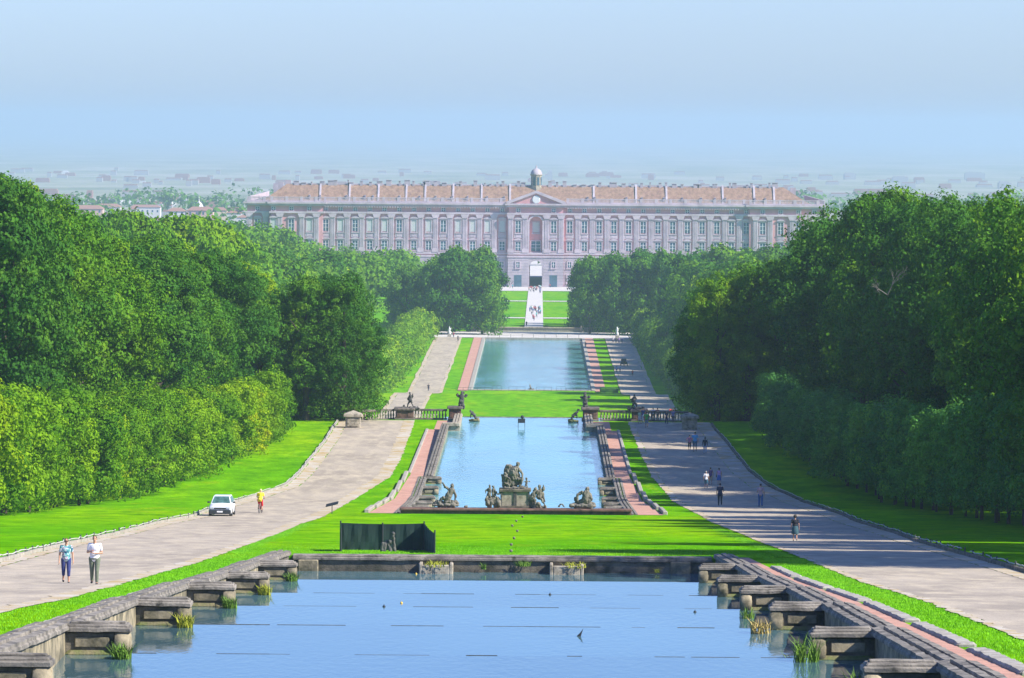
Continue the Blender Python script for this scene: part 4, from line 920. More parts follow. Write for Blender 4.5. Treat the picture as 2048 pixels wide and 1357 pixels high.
# ================================================================ people
SKIN = flat('skin', (0.45, 0.24, 0.15), .6, var=.08, scale=20); HAIRD = flat('dark_hair', (0.03, 0.02, 0.015), .7); HAIRG = flat('grey_hair', (0.35, 0.33, 0.3), .7); SHOE = flat('shoe', (0.04, 0.035, 0.03), .6); EYE = flat('eye_dark', (0.02, 0.015, 0.01), .3)
def cloth(n, c): return flatc('cloth_' + n, c, .9)
def hand(pr, w, d, up, side):
    """palm, four unequal fingers and a thumb, starting at wrist w, pointing along d"""
    d = Vector(d).normalized(); s = Vector(side).normalized(); n = d.cross(s).normalized()
    w = Vector(w); pm = w + d * .05; pr.append(('c', w, .024, w + d * .085, .026)); pr.append(('c', w + s * .018 + d * .03, .018, w + s * .026 + d * .09, .016)); pr.append(('c', w - s * .018 + d * .03, .018, w - s * .026 + d * .088, .015))
    for k, (o, L) in enumerate(((.030, .068), (.011, .082), (-.010, .077), (-.030, .058))):
        a = w + s * o + d * .09; b = a + d * L * .5 + n * .008; c = b + d * L * .42 + n * .026
        pr.append(('c', a, .0105, b, .0095)); pr.append(('c', b, .0095, c, .008))
    t0 = w + s * .028 + d * .03; t1 = t0 + s * .034 + d * .03 + n * .01; pr.append(('c', t0, .014, t1, .011)); pr.append(('c', t1, .011, t1 + d * .03 + n * .012, .009))
def human(loc, rz, H, label, top=('cloth', (.5, .5, .5)), bottom=('b', (.1, .1, .2)), bkind='trousers', arms=('down', 'down'), stride=.16, hair='short', hairm=None, face=False, group='people strolling on the roads', sleeves='short', vox=.013, bag=None, heavy=1.0, joints=None, shirt_mat=None, parent=None):
    g = empty('person', loc, rz); sc = H / 1.75; g.scale = (sc, sc, sc); tag(g, label, 'person', group)
    hip = {}; sh = {}; lean = 0.0
    kn = {1: (.10, -stride * .75 - .03, .50), -1: (-.10, stride * .05, .49)}; an = {1: (.10, -stride, .085), -1: (-.105, stride * .95, .10 + stride * .25)}
    if joints: kn, an, lean = joints['kn'], joints['an'], joints.get('lean', 0)
    def T(v):                                    # torso lean forward (towards -Y) about the pelvis
        v = Vector(v); dz = v.z - .95
        return Vector((v.x, v.y - dz * math.sin(lean), .95 + dz * math.cos(lean)))
    pz = joints.get('pz', 0) if joints else 0
    hw = .095 * heavy
    A = {}
    for i, s in ((0, -1), (1, 1)):
        k = arms[i]; S0 = (s * .185, 0, 1.42)
        if k == 'down': E, W, D = (s * .25, .03, 1.13), (s * .27, -.05, .88), (s * .02, -.15, -1)
        elif k == 'hold': E, W, D = (s * .26, .02, 1.15), (s * .10, -.24, 1.20), (-s * .6, -.5, .35)
        elif k == 'front': E, W, D = (s * .25, .03, 1.13), (s * .06, -.26, 1.14), (-s, -.2, .1)
        elif k == 'hip': E, W, D = (s * .38, .08, 1.18), (s * .19, .02, 1.0), (-s, -.3, -.4)
        elif k == 'bars': E, W, D = (s * .25, -.10, 1.16), (s * .22, -.33, 1.06), (0, -1, -.3)
        elif k == 'bend': E, W, D = (s * .26, .04, 1.14), (s * .24, -.22, 1.08), (0, -1, .1)
        A[s] = (T(S0), T(E), T(W), Vector(D))
    pr = [('c', T((0, 0, 1.40)), .06, T((0, -.01, 1.53)), .052)]
    hc = T((0, -.02, 1.635))
    pr += [('e', hc + Vector((0, .008, .02)), (.074, .092, .092)), ('e', hc + Vector((0, -.022, -.042)), (.056, .068, .062)), ('c', hc + Vector((0, -.088, .005)), .009, hc + Vector((0, -.106, -.022)), .013),
           ('e', hc + Vector((.077, .01, -.01)), (.012, .018, .028)), ('e', hc + Vector((-.077, .01, -.01)), (.012, .018, .028)), ('c', hc + Vector((-.02, -.083, -.058)), .009, hc + Vector((.02, -.083, -.058)), .009)]
    torso = [('e', T((0, .0, 1.29)), (.165 * heavy, .105 * heavy, .17)), ('e', T((0, -.01, 1.08)), (.145 * heavy, .105 * heavy, .15)), ('e', T((0, 0, .95)), (.16 * heavy, .115 * heavy, .12)), ('c', T((-.16, 0, 1.41)), .052, T((.16, 0, 1.41)), .052)]
    pr += torso
    for s in (-1, 1):
        S0, E, W, D = A[s]; pr += [('c', S0, .052, E, .040), ('c', E, .038, W, .026)]; hand(pr, W, D, None, (s * .0 - D.y * s, 0, 0) if abs(D.y) > .5 else (0, -1, 0))
        K, N = Vector(kn[s]), Vector(an[s]); pr += [('c', (s * hw, 0, .92), .085 * heavy, K, .055), ('c', K, .056, N, .036), ('c', N, .036, N + Vector((0, -.12, -.05)), .026)]
    me = blob(pr, vox, 1); link('body', me, SKIN, g)
    # clothes
    def off(c, k): return [(p[0], p[1], p[2] + k, p[3], p[4] + k) if p[0] == 'c' else (p[0], p[1], tuple(r + k for r in p[2])) for p in c]
    sp = off(torso[:3] + torso[3:], .016)
    if bkind != 'dress': sp.append(('c', T((-.07, 0, .90)), .10 * heavy, T((.07, 0, .90)), .10 * heavy))
    for s in (-1, 1):
        S0, E, W, D = A[s]; q = 1.0 if sleeves == 'long' else .62
        if sleeves != 'none': sp.append(('c', S0, .068, S0.lerp(E, q), .056 if q < 1 else .05))
        if sleeves == 'long': sp.append(('c', E, .05, E.lerp(W, .9), .036))
    link('shirt', blob(sp, vox * 1.15, 1), shirt_mat or cloth(*top), g)
    q = {'trousers': (1, .92), 'capri': (1, .45), 'shorts': (.95, 0), 'skirt': (.8, 0), 'dress': (.9, 0)}[bkind]
    if bkind in ('skirt', 'dress'):
        m = MB(); m.lathe([(.15 * heavy, 1.03), (.185 * heavy, .92), (.21 * heavy, .75), (.25, .50), (.245, .49)], (0, 0, 0), 18); link('skirt', m.mesh('skirt'), cloth(*bottom), g)
    else:
        bp = [('e', (0, 0, .945), (.172 * heavy, .13 * heavy, .12))]
        for s in (-1, 1):
            K, N = Vector(kn[s]), Vector(an[s]); h0 = Vector((s * hw, 0, .92)); bp.append(('c', h0, .1 * heavy, h0.lerp(K, q[0]), .075))
            if q[1]: bp.append(('c', K, .075, K.lerp(N, q[1]), .06))
        link({'trousers': 'trousers', 'capri': 'trousers', 'shorts': 'shorts'}[bkind], blob(bp, vox * 1.15, 1), cloth(*bottom), g)
    sp = []
    for s in (-1, 1):
        N = Vector(an[s]); sp += [('c', N + Vector((0, .03, -.035)), .043, N + Vector((0, -.14, -.05)), .038)]
    link('shoes', blob(sp, .014, 0), SHOE, g)
    hm = hairm or HAIRD; c = hc + Vector((0, .02, .032))
    hp = [('e', c, (.084, .094, .086))]
    if hair == 'long': hp += [('c', c + Vector((0, .06, -.02)), .07, c + Vector((0, .08, -.16)), .055)]
    if hair == 'curly': hp = [('e', c + Vector((0, .01, .01)), (.125, .12, .12))]
    if hair == 'bun': hp += [('e', c + Vector((0, .08, .05)), (.045, .045, .045))]
    link('hair', blob(hp, .012, 0), hm, g)
    if face:
        m = MB(); 
        for s in (-1, 1): m.ball(hc + Vector((s * .031, -.083, .008)), (.015, .008, .009), 8)
        m.tube(hc + Vector((-.025, -.090, -.058)), hc + Vector((.025, -.090, -.058)), .005, .005, 6); link('eyes_and_mouth', m.mesh('face'), EYE, g)
        if face == 'glasses': m = MB(); m.bbox(-.07, .07, -.125, -.10, -.012, .03, .008); o = link('sunglasses', m.mesh('sg'), EYE, g); o.location = hc
    if bag: 
        m = MB(); m.bbox(-.03, .05, -.13, .13, -.16, .10, .03); o = link('handbag', m.mesh('bag'), cloth('bag', (.02, .02, .025)), None); 
        o.parent = g; o.location = (bag * .27, .02, .95)
        m = MB(); m.tube((bag * .27, .02, 1.04), (bag * .12, 0, 1.47), .012, .012, 6); m.build('strap', cloth('bag', (.02, .02, .025)), o); bpy.context.view_layer.update(); o.children[0].location = -Vector(o.location)
    return g
def person_px(px, py, ytop, rz, label, **kw):
    p = on_ground(px, py); H = (py - ytop) * p.y / F * kw.pop('hs', 1.0)
    return human(p, rz, max(1.35, min(1.9, H)), label, **kw)
m_, nt_, b_ = new_mat('patterned_blouse'); v_ = coords(nt_, 'Object'); c_ = ramp(nt_, noise(nt_, v_, 7, 3), [(0.35, (0.02, 0.05, 0.18)), (0.45, (0.10, 0.35, 0.30)), (0.53, (0.62, 0.6, 0.66)), (0.6, (0.25, 0.08, 0.14)), (0.68, (0.05, 0.28, 0.2))]); nt_.links.new(c_, b_.inputs['Base Color']); b_.inputs['Roughness'].default_value = .9
BLOUSE = m_; AW = math.pi
HAIRB = flat('brown_hair', (0.09, 0.045, 0.02), .7)
person_px(132, 1167, 1077, R(6), 'woman in a patterned teal blouse and navy capri trousers walking beside a man in white', shirt_mat=BLOUSE, bottom=('navy', (.03, .04, .14)), bkind='capri', face='glasses', hair='short', hairm=HAIRB, vox=.010, heavy=1.05, stride=.12, sleeves='short', group='people strolling on the roads')
person_px(189, 1170, 1072, R(-4), 'man in a white short-sleeved shirt and grey-green trousers, hands held before his chest', top=('white', (.72, .7, .74)), bottom=('olive', (.13, .15, .10)), arms=('hold', 'front'), face=True, hairm=HAIRB, vox=.010, heavy=1.12, stride=.10)
person_px(1440, 1012, 967, AW, 'man in a dark navy shirt and dark trousers walking away on the right road', top=('navy2', (.012, .02, .07)), bottom=('dark', (.015, .018, .04)), arms=('bend', 'down'), heavy=1.12)
person_px(1521, 1015, 968, AW, 'person in a dusty pink shirt and blue jeans walking along the right road edge', top=('dusty', (.42, .30, .34)), bottom=('jeans', (.04, .13, .32)), arms=('down', 'bend'))
person_px(1590, 1083, 1031, AW, 'curly-haired woman in a black top and dark teal skirt, alone on the right road', top=('black', (.012, .012, .02)), bottom=('tealskirt', (.03, .08, .10)), bkind='skirt', hair='curly', heavy=1.1, hs=1.0)
person_px(1412, 978, 943, AW, 'older man in a white shirt, teal shorts and black shoes on the right road', top=('offwhite', (.6, .6, .62)), bottom=('tealshorts', (.04, .14, .2)), bkind='shorts', hairm=HAIRG)
person_px(1421, 971, 936, AW + .1, 'person in a purple patterned top and tan shorts just behind the white-shirted man', top=('purple', (.14, .08, .2)), bottom=('tan', (.35, .25, .16)), bkind='shorts', sleeves='none')
person_px(1438, 971, 937, AW, 'woman in a lilac top and short blue skirt with a dark handbag', top=('lilac', (.5, .3, .55)), bottom=('blueskirt', (.06, .14, .4)), bkind='skirt', sleeves='none', hair='bun', bag=1)
person_px(1379, 901, 871, AW - .1, 'slim person in black and pink with one hand on the hip, beside a light-blue shirt', top=('pinkblack', (.3, .12, .22)), bottom=('black2', (.015, .015, .02)), bkind='capri', arms=('down', 'hip'), hs=1.0)
person_px(1390, 904, 864, AW, 'tall man in a light-blue shirt and plaid shorts walking down the right road', top=('skyblue', (.10, .38, .62)), bottom=('plaid', (.07, .14, .22)), bkind='shorts', heavy=1.1)
person_px(1410, 908, 875, AW, 'person in a dark jacket and pale jeans next to the rope barrier', top=('black3', (.012, .02, .05)), bottom=('palejeans', (.35, .42, .55)), sleeves='long', hair='long')
person_px(1293, 856, 824, AW, 'person in a bright green shirt and grey shorts before the right balustrade', top=('green', (.03, .42, .06)), bottom=('greyshorts', (.12, .2, .3)), bkind='shorts', arms=('hip', 'hip'))
person_px(1279, 848, 822, .6, 'small child dressed in white and green beside the right outer pedestal', top=('whitegreen', (.5, .65, .4)), bottom=('white2', (.6, .6, .6)), bkind='shorts')
person_px(1286, 845, 817, -.5, 'person in a dark blue top and white trousers by the right outer pedestal', top=('darkblue', (.02, .05, .2)), bottom=('white3', (.6, .6, .62)))
person_px(1306, 843, 816, AW, 'man in a white shirt and dark trousers leaning at the right balustrade', top=('white4', (.68, .68, .7)), bottom=('dark5', (.02, .02, .04)))
person_px(1315, 842, 818, AW, 'person in a wine-red and navy top at the right balustrade', top=('wine', (.25, .03, .08)), bottom=('dark6', (.03, .03, .08)), bkind='trousers')
person_px(1333, 849, 829, .4, 'person in dark clothes sitting low by the right balustrade', top=('dark7', (.02, .03, .06)), bottom=('dark8', (.03, .04, .08)), bkind='trousers', group='people strolling on the roads')
person_px(1346, 846, 822, AW, 'person in lilac-grey clothes near the right end pier', top=('lilac2', (.2, .2, .35)), bottom=('dark9', (.05, .05, .1)))
person_px(1341, 836, 812, AW, 'person in a bright red shirt against the dark right wood', top=('red', (.5, .01, .02)), bottom=('dark10', (.02, .02, .05)))
# people on the lower roads and the central drive, some 15 pixels high and less
def at_drop(px, py, drop):
    a, b = der(px, py); u = drop / b; return Vector((CX + a * u, u * F, CZ - drop))
low = [(857, 783, AW, 'dark-dressed person alone on the left road beside the far canal', 'darkA', (.02, .02, .04)), (1233, 746, 0, 'left one of two people in pale blue walking beside the far canal', 'pb', (.2, .35, .6)), (1240, 745, 0, 'right one of two people in pale blue walking beside the far canal', 'pb2', (.3, .42, .6)),
       (1265, 754, 0, 'person in a red top on the outer edge of the right canal road', 'redB', (.5, .04, .06)), (1171, 696, 0, 'person in dark red walking on the pink walk right of the canal', 'redC', (.3, .05, .05)), (1226, 686, 0, 'person in white at the far end of the right canal road', 'wB', (.5, .5, .55)),
       (1232, 687, AW, 'person in black at the far end of the right canal road', 'bB', (.02, .02, .03)), (1238, 687, 0, 'person in lilac at the far end of the right canal road', 'lB', (.3, .2, .4)), (1244, 688, 0, 'person in navy at the outer far end of the right canal road', 'nB', (.03, .05, .2)), (916, 683, 0, 'person in black and white at the far end of the left canal road', 'kB', (.1, .1, .1)), (907, 676, 0, 'person in dark red near the white statue left of the canal', 'rD', (.3, .05, .08))]
for px, py, rz, lb, n, c in low:
    p = at_drop(px, py, 62.7); human(p, rz, 1.75, lb, top=(n, c), bottom=('darkpants', (.03, .03, .07)), vox=.022, group='people far down by the canal')
# crowd on the drive
reg_kids(); crowd = []
for n, c in (('cw', (.55, .55, .55)), ('cr', (.4, .05, .08)), ('cb', (.05, .12, .35)), ('ct', (.05, .4, .4)), ('ck', (.02, .02, .03))):
    crowd.append(human((0, 1700, 0), 0, 1.75, 'walker on the white central drive before the palace, a speck in %s' % {'cw': 'white', 'cr': 'dark red', 'cb': 'blue', 'ct': 'turquoise', 'ck': 'black'}[n], top=(n, c), bottom=('darkpants', (.03, .03, .07)), vox=.03, group='walkers on the central drive'))
reg_kids(); rc = random.Random(4); k = 0; WK = {}
spots = [(rc.uniform(1058, 1083), rc.uniform(621, 632)) for _ in range(16)] + [(1066, 640), (1073, 636), (1068, 643), (1053, 655)] + [(rc.uniform(1060, 1082), rc.uniform(578, 589)) for _ in range(18)] + [(1058, 583), (1150, 577), (1025, 578), (1100, 577)]
for px, py in spots:
    a, b2 = der(px, py); d = 1545.0
    while d < 2190 and b2 / F * d < P(d): d += 2
    pos = (CX + a * d / F, d, CZ - P(d) + .17); o = crowd[k] if k < 5 else copy_tree(crowd[rc.randrange(5)]); o.location = pos; o.rotation_euler = (0, 0, rc.choice((0, AW, .8))); k += 1; WK.setdefault((o['label'].split(' in ')[-1], d > 1900), []).append((px, o))

for (c_, far), lst in WK.items():
    for i, (q, o) in enumerate(sorted(lst, key=lambda t: t[0])): o['label'] = 'walker in %s on the white drive, %s, %s from the left' % (c_, 'at the palace door' if far else 'halfway along', nth(i + 1))
# ================================================================ cyclist
p = on_ground(521, 1027); rz = AW - .12
bk = empty('bicycle', p, rz); tag(bk, 'slim dark bicycle ridden away from the camera on the left road', 'bicycle')
TY = flatc('tyre', (.02, .02, .02)); FR = flatc('bike_frame', (.25, .03, .05), .4); CH = flatc('steel', (.4, .4, .42), .3, .8)
for yy, zz in ((-.52, 0), (.5, 0)):
    m = MB(); n = 28
    for i in range(n):
        a0, a1 = 2 * math.pi * i / n, 2 * math.pi * (i + 1) / n; m.tube((0, yy + .33 * math.cos(a0), .34 + .33 * math.sin(a0)), (0, yy + .33 * math.cos(a1), .34 + .33 * math.sin(a1)), .018, .018, 6)
    w = m.build('wheel', TY, bk); m = MB()
    for i in range(12): a0 = 2 * math.pi * i / 12; m.tube((0, yy, .34), (0, yy + .31 * math.cos(a0), .34 + .31 * math.sin(a0)), .003, .003, 4)
    m.tube((-.04, yy, .34), (.04, yy, .34), .02, .02, 8); m.build('spokes', CH, w)
m = MB(); bb, ss, hd = (0, .02, .30), (0, .2, .82), (0, -.38, .82)
for a, c in ((bb, ss), (bb, hd), ((0, .18, .76), hd), (bb, (0, .5, .34)), ((0, .18, .76), (0, .5, .34)), (hd, (0, -.52, .34)), (hd, (0, -.36, .98))): m.tube(a, c, .017, .017, 8)
m.build('frame', FR, bk)
m = MB(); m.tube((-.22, -.40, 1.0), (.22, -.40, 1.0), .014, .014, 8); m.build('handlebar', CH, bk); m = MB(); m.ball((0, .22, .90), (.07, .13, .035), 12); m.tube((0, .2, .8), (0, .21, .9), .014, .014, 6); m.build('saddle', TY, bk)
m = MB(); m.tube((-.09, .02, .30), (.09, .02, .30), .012, .012, 6); m.tube((.09, .02, .30), (.09, .0, .14), .01, .01, 6); m.tube((-.09, .02, .30), (-.09, .04, .46), .01, .01, 6); m.bbox(.09, .17, -.05, .05, .12, .15, .01); m.bbox(-.17, -.09, -.02, .1, .45, .48, .01); m.build('pedals', CH, bk)
cy = human(p + Vector((math.sin(.12) * 0, 0, 0)), rz, 1.75, 'cyclist in a yellow jersey and red shorts seen from behind on the left road', top=('yellow', (.75, .62, .03)), bottom=('redshorts', (.6, .01, .02)), bkind='shorts', arms=('bars', 'bars'), hair='short', hairm=cloth('cap', (.7, .6, .3)), group='people strolling on the roads',
     joints={'kn': {1: (.13, -.33, .66), -1: (-.12, -.22, .50)}, 'an': {1: (.13, -.08, .36), -1: (-.12, .02, .22)}, 'lean': .42}, heavy=1.05)
dv = Matrix.Rotation(rz, 3, 'Z') @ Vector((0, .21, 0)); cy.location = p + dv + Vector((0, 0, .02))

# ================================================================ car
p = on_ground(444, 1032); CARZ = -R(1)
car = empty('parked_car', p, CARZ); tag(car, 'small white hatchback with dark front bumper driving up the left road beside the lawn', 'car')
WH = flat('white_car_paint', (.72, .74, .76), .25, var=.03); BLK = flatc('black_plastic', (.025, .03, .035), .5); GL = flat('car_glass', (.06, .13, .12), .08, var=.5, scale=3)
def loft(secs, mat, name, parent, crown=.04):
    m = MB(); vs = []; n = 12
    for (y, w, z0, z1) in secs:
        r = min(.09, (z1 - z0) * .3)
        vs += [(-w + .05, y, z0), (-w, y, z0 + .1), (-w - .012, y, (z0 + z1) / 2), (-w + .015, y, z1 - r), (-w + .07, y, z1 - r * .25), (-w * .5, y, z1 + crown * .6), (0, y, z1 + crown), (w * .5, y, z1 + crown * .6), (w - .07, y, z1 - r * .25), (w - .015, y, z1 - r), (w + .012, y, (z0 + z1) / 2), (w, y, z0 + .1), (w - .05, y, z0)]
    n = 13; k = len(secs)
    fs = [(j * n + i, (j + 1) * n + i, (j + 1) * n + (i + 1) % n, j * n + (i + 1) % n) for j in range(k - 1) for i in range(n)]
    m.add(vs, fs, 0, True); m.add(vs[:n], [tuple(range(n))]); m.add(vs[-n:], [tuple(reversed(range(n)))]); return m.build(name, mat, parent)
loft([(-1.80, .68, .34, .66), (-1.74, .75, .24, .74), (-1.5, .785, .22, .80), (-1.15, .79, .22, .86), (-.82, .79, .22, .92), (0, .80, .2, .93), (1.2, .79, .2, .95), (1.6, .78, .22, .94), (1.74, .75, .26, .88), (1.80, .68, .34, .7)], WH, 'body', car)
cab = MB(); cab.add([(-.70, -.88, .90), (.70, -.88, .90), (.74, 1.62, .92), (-.74, 1.62, .92), (-.55, -.28, 1.38), (.55, -.28, 1.38), (.57, 1.25, 1.37), (-.57, 1.25, 1.37), (-.5, .4, 1.42), (.5, .4, 1.42)], [(0, 1, 5, 4), (1, 2, 6, 9, 5), (2, 3, 7, 6), (3, 0, 4, 8, 7), (4, 5, 9, 8), (8, 9, 6, 7)])
cb = cab.build('cabin', WH, car)
def pane_(name, q, inset, out):
    q = [Vector(v) for v in q]; c = sum(q, Vector()) / 4; n = (q[1] - q[0]).cross(q[3] - q[0]).normalized(); q = [c + (v - c) * inset for v in q]; m = MB(); a = [v + n * out for v in q]; b = [v + n * (out - .02) for v in q]
    m.add(a + b, [(0, 1, 2, 3), (7, 6, 5, 4)] + [((i), (4 + i), 4 + (i + 1) % 4, (i + 1) % 4) for i in range(4)]); return m.build(name, GL, car)
pane_('windscreen', [(-.70, -.88, .92), (.70, -.88, .92), (.55, -.28, 1.38), (-.55, -.28, 1.38)], .9, .012)
pane_('rear_window', [(.74, 1.62, .94), (-.74, 1.62, .94), (-.57, 1.25, 1.37), (.57, 1.25, 1.37)], .86, .012)
for s in (-1, 1):
    for (y0, y1, t0, t1) in ((-.72, .35, -.22, .35), (.42, 1.45, .42, 1.15)):
        q = [(s * .705, y0, .95), (s * .728, y1, .95), (s * .572, t1, 1.34), (s * .562, t0, 1.34)]; pane_('side_window', q if s > 0 else [q[1], q[0], q[3], q[2]], .94, .02)
    m = MB(); m.bbox(*sorted((s * .78, s * .96)), -.78, -.68, .93, 1.05, .02); m.build('wing_mirror', BLK, car)
    m = MB(); m.bbox(*sorted((s * .42, s * .70)), -1.84, -1.74, .62, .74, .02); m.build('headlight', flatc('headlamp_glass', (.45, .5, .55), .15), car)
    m = MB(); m.bbox(*sorted((s * .55, s * .72)), 1.74, 1.83, .55, .85, .02); m.build('tail_light', flatc('tail_lamp_red', (.4, .01, .01), .2), car)
    for yy in (-1.15, 1.2):
        m = MB(); M = Matrix.Translation((s * .70, yy, .28)) @ Matrix.Rotation(R(90), 4, 'Y'); m.lathe([(.2, -.1), (.27, -.1), (.285, -.07), (.285, .07), (.27, .1), (.2, .1)], (0, 0, 0), 20, M=M); w = m.build('wheel', TY, car)
        m = MB(); m.lathe([(.19, -.105), (.19, .105)], (0, 0, 0), 16, M=M); m.build('rim', CH, w)
        m = MB(); M2 = Matrix.Translation((s * .793, yy, .30)) @ Matrix.Rotation(R(90), 4, 'Y'); m.lathe([(.33, -.012), (.33, .012)], (0, 0, 0), 20, M=M2); m.build('wheel_arch', BLK, car)
m = MB(); m.bbox(-.76, .76, -1.92, -1.70, .26, .55, .05); m.build('bumper', BLK, car); m = MB(); m.bbox(-.41, .41, -1.835, -1.76, .60, .70, .02); m.build('grille', BLK, car)
m = MB(); m.box(-.2, .2, -1.94, -1.921, .37, .47); pl = m.build('number_plate', flatc('plate', (.8, .8, .8)), car)
m = MB(); m.bbox(-.77, .77, 1.72, 1.88, .28, .55, .05); m.build('bumper', BLK, car)
m = MB(); m.box(-.56, .56, .1, .2, .9, 1.16); m.box(-.42, -.15, -.1, 0, 1.0, 1.28); m.box(.15, .42, -.1, 0, 1.0, 1.28); m.build('seats', BLK, car)
reg_kids()
for X_, Y_, rz_, lb in ((-15.5, 2140, R(80), 'white car parked before the palace at the left edge of the lawn'), (15.5, 2150, R(95), 'white car parked before the palace at the right edge of the lawn')):
    c = copy_tree(car); c.location = (X_, Y_, gz(X_, Y_) + .17); c.rotation_euler = (0, 0, rz_); tag(c, lb, 'car')

# ================================================================ statues
def carve(me, vox):
    """drapery folds, worn hollows and chips"""
    from mathutils import noise as mn
    n = [v.normal.copy() for v in me.vertices]; k = .5 if vox < .05 else .25
    for v, q in zip(me.vertices, n):
        c = v.co; a = mn.noise(Vector((c.x * 11 * k, c.y * 11 * k, c.z * 4 * k))); b = mn.noise(Vector((c.x * 26 * k, c.y * 26 * k, c.z * 18 * k)))
        v.co = c + q * (vox * 1.9 * (abs(a) * 2 - .55) + vox * .9 * b)
    me.update(); return me
def statue(d, x0px, ybpx, prims, label, name='statue', mat='statue', vox=.03, base=None, z=None, group=None):
    """prims authored in photo pixels (x, y, depth offset m) round a foot point at distance d"""
    u = d / F; org = at(x0px, ybpx, d)
    if z is not None: org.z = z
    def V(q): return Vector(((q[0] - x0px) * u, q[2] if len(q) > 2 else 0, (ybpx - q[1]) * u))
    out = []
    for p in prims:
        if p[0] == 'c': out.append(('c', V(p[1]), p[2] * u, V(p[3]), p[4] * u))
        else: out.append(('e', V(p[1]), tuple(r * u for r in p[2])))
    g = empty(name, org); tag(g, label, 'statue', group)
    link('figure', carve(blob(out, vox, 1), vox), MT[mat], g)
    if base:
        out = [('e', V(p[1]), tuple(r * u for r in p[2])) for p in base]; link('rock_base', carve(blob(out, vox * 1.3, 1), vox * 2.2), MT[mat if mat != 'statue' else 'statue'], g)
    return g
Z3 = lambda x, y, d=0: (940 + x / 6.827, 900 + y / 6.827, d)
Z5 = lambda x, y, d=0: (700 + x / 2.9257, 780 + y / 2.9257, d)
def fig(Z, k, head, neck, pelvis, rh, rt, arms=(), legs=(), drape=()):
    """figure from zoomed-view points: k = zoom factor"""
    o = [('e', Z(*head), (rh / k, rh / k, rh * 1.2 / k)), ('c', Z(*neck), rt * .75 / k, Z(*pelvis), rt * .95 / k), ('c', Z(*head), rh * .5 / k, Z(*neck), rt * .4 / k)]
    for a in arms:
        for i in range(len(a) - 1): o.append(('c', Z(*a[i]), (rt * .42 - i * rt * .08) / k, Z(*a[i + 1]), (rt * .34 - i * rt * .08) / k))
    for a in legs:
        for i in range(len(a) - 1): o.append(('c', Z(*a[i]), (rt * .62 - i * rt * .16) / k, Z(*a[i + 1]), (rt * .46 - i * rt * .16) / k))
    for x, y, r1, r2, *dd in drape: o.append(('e', Z(x, y, dd[0] if dd else 0), (r1 / k, r1 * .8 / k, r2 / k)))
    return o
DF = 366.4; K3 = 6.827
# pedestal of the central group
g = empty('central_pedestal', (at(1030, 1014, DF + .6).x, DF + .35, ZF)); tag(g, 'tall ochre stone pedestal with a dark stained middle under the central statue group', 'pedestal')
pw = 58.6 * DF / F / 2; ph = (at(1030, 981, DF).z - ZF)
m = MB(); m.bbox(-pw - .12, pw + .12, -.45, 1.3, 0, .16, .03); m.build('base', MT['stone'], g)
m = MB(); m.bbox(-pw + .02, pw - .02, -.35, 1.2, .16, ph - .1, .02); m.build('die', MT['stone_light'], g)
m = MB(); 
for a, c in ((-pw + .0, -pw + .12), (-.12, .12), (pw - .12, pw - .0)): m.bbox(a, c, -.41, -.352, .17, ph - .12, .02)
m.build('stained_strip', MT['statue_dark'], g)
m = MB(); m.bbox(-pw - .1, pw + .1, -.47, 1.32, ph - .1, ph + .08, .04); m.build('cap', MT['stone'], g)
pr = fig(Z3, K3, (655, 195, .1), (635, 250, .1), (600, 400, .1), 27, 52, arms=[[(670, 265, .0), (715, 330, -.1), (715, 385, -.15)], [(600, 260, .1), (545, 235, .2), (520, 215, .2)]], legs=[[(620, 400, 0), (705, 400, -.1), (685, 500, -.1)], [(590, 410, .2), (640, 440, .2), (600, 500, .2)]], drape=[(535, 300, 78, 100, .3), (500, 400, 72, 100, .2), (600, 330, 72, 105, .1), (525, 240, 42, 40, .2), (565, 450, 110, 70, .3), (650, 400, 40, 90, .15)])
pr += fig(Z3, K3, (480, 325, -.1), (475, 365, -.1), (480, 450, 0), 20, 34, arms=[[(500, 370, -.15), (545, 400, -.2)], [(450, 370, 0), (430, 345, 0)]], legs=[[(470, 450, -.1), (530, 480, -.2), (520, 520, -.2)]], drape=[(435, 345, 16, 20), (460, 480, 30, 45)])
pr += fig(Z3, K3, (772, 392, 0), (772, 425, 0), (770, 470, 0), 15, 20, arms=[[(780, 430, 0), (812, 430, 0)], [(765, 430, 0), (728, 440, 0)]], legs=[[(765, 470, 0), (745, 505, 0)], [(775, 470, 0), (785, 512, 0)]])
statue(DF + .4, 1031, 980, pr, 'tall draped goddess group with a smaller companion and putto on the central pedestal', base=[('e', Z3(620, 525), (185 / K3, 60 / K3, 26 / K3)), ('e', Z3(500, 520), (60 / K3, 60 / K3, 34 / K3)), ('e', Z3(740, 528), (70 / K3, 50 / K3, 22 / K3))], vox=.028)
pr = fig(Z3, K3, (268, 495), (262, 540), (258, 620), 19, 32, arms=[[(240, 545, 0), (215, 560, 0), (212, 590, -.1)]], legs=[[(255, 620, 0), (225, 660, -.2), (235, 720, -.2)]])
pr += fig(Z3, K3, (315, 507, .2), (318, 550, .2), (325, 630, .2), 19, 32, arms=[[(340, 560, .1), (370, 605, 0), (408, 600, 0)], [(405, 560, 0), (408, 600, 0)]], legs=[[(330, 630, .1), (375, 660, 0), (370, 730, 0)]])
statue(DF, 985, 1014.5, pr, 'two entwined seated figures on a shell rock left of the central pedestal', base=[('e', Z3(262, 740, -.1), (58 / K3, 45 / K3, 55 / K3)), ('e', Z3(300, 690, .2), (105 / K3, 60 / K3, 60 / K3)), ('e', Z3(370, 740, .1), (60 / K3, 50 / K3, 60 / K3))], vox=.028)
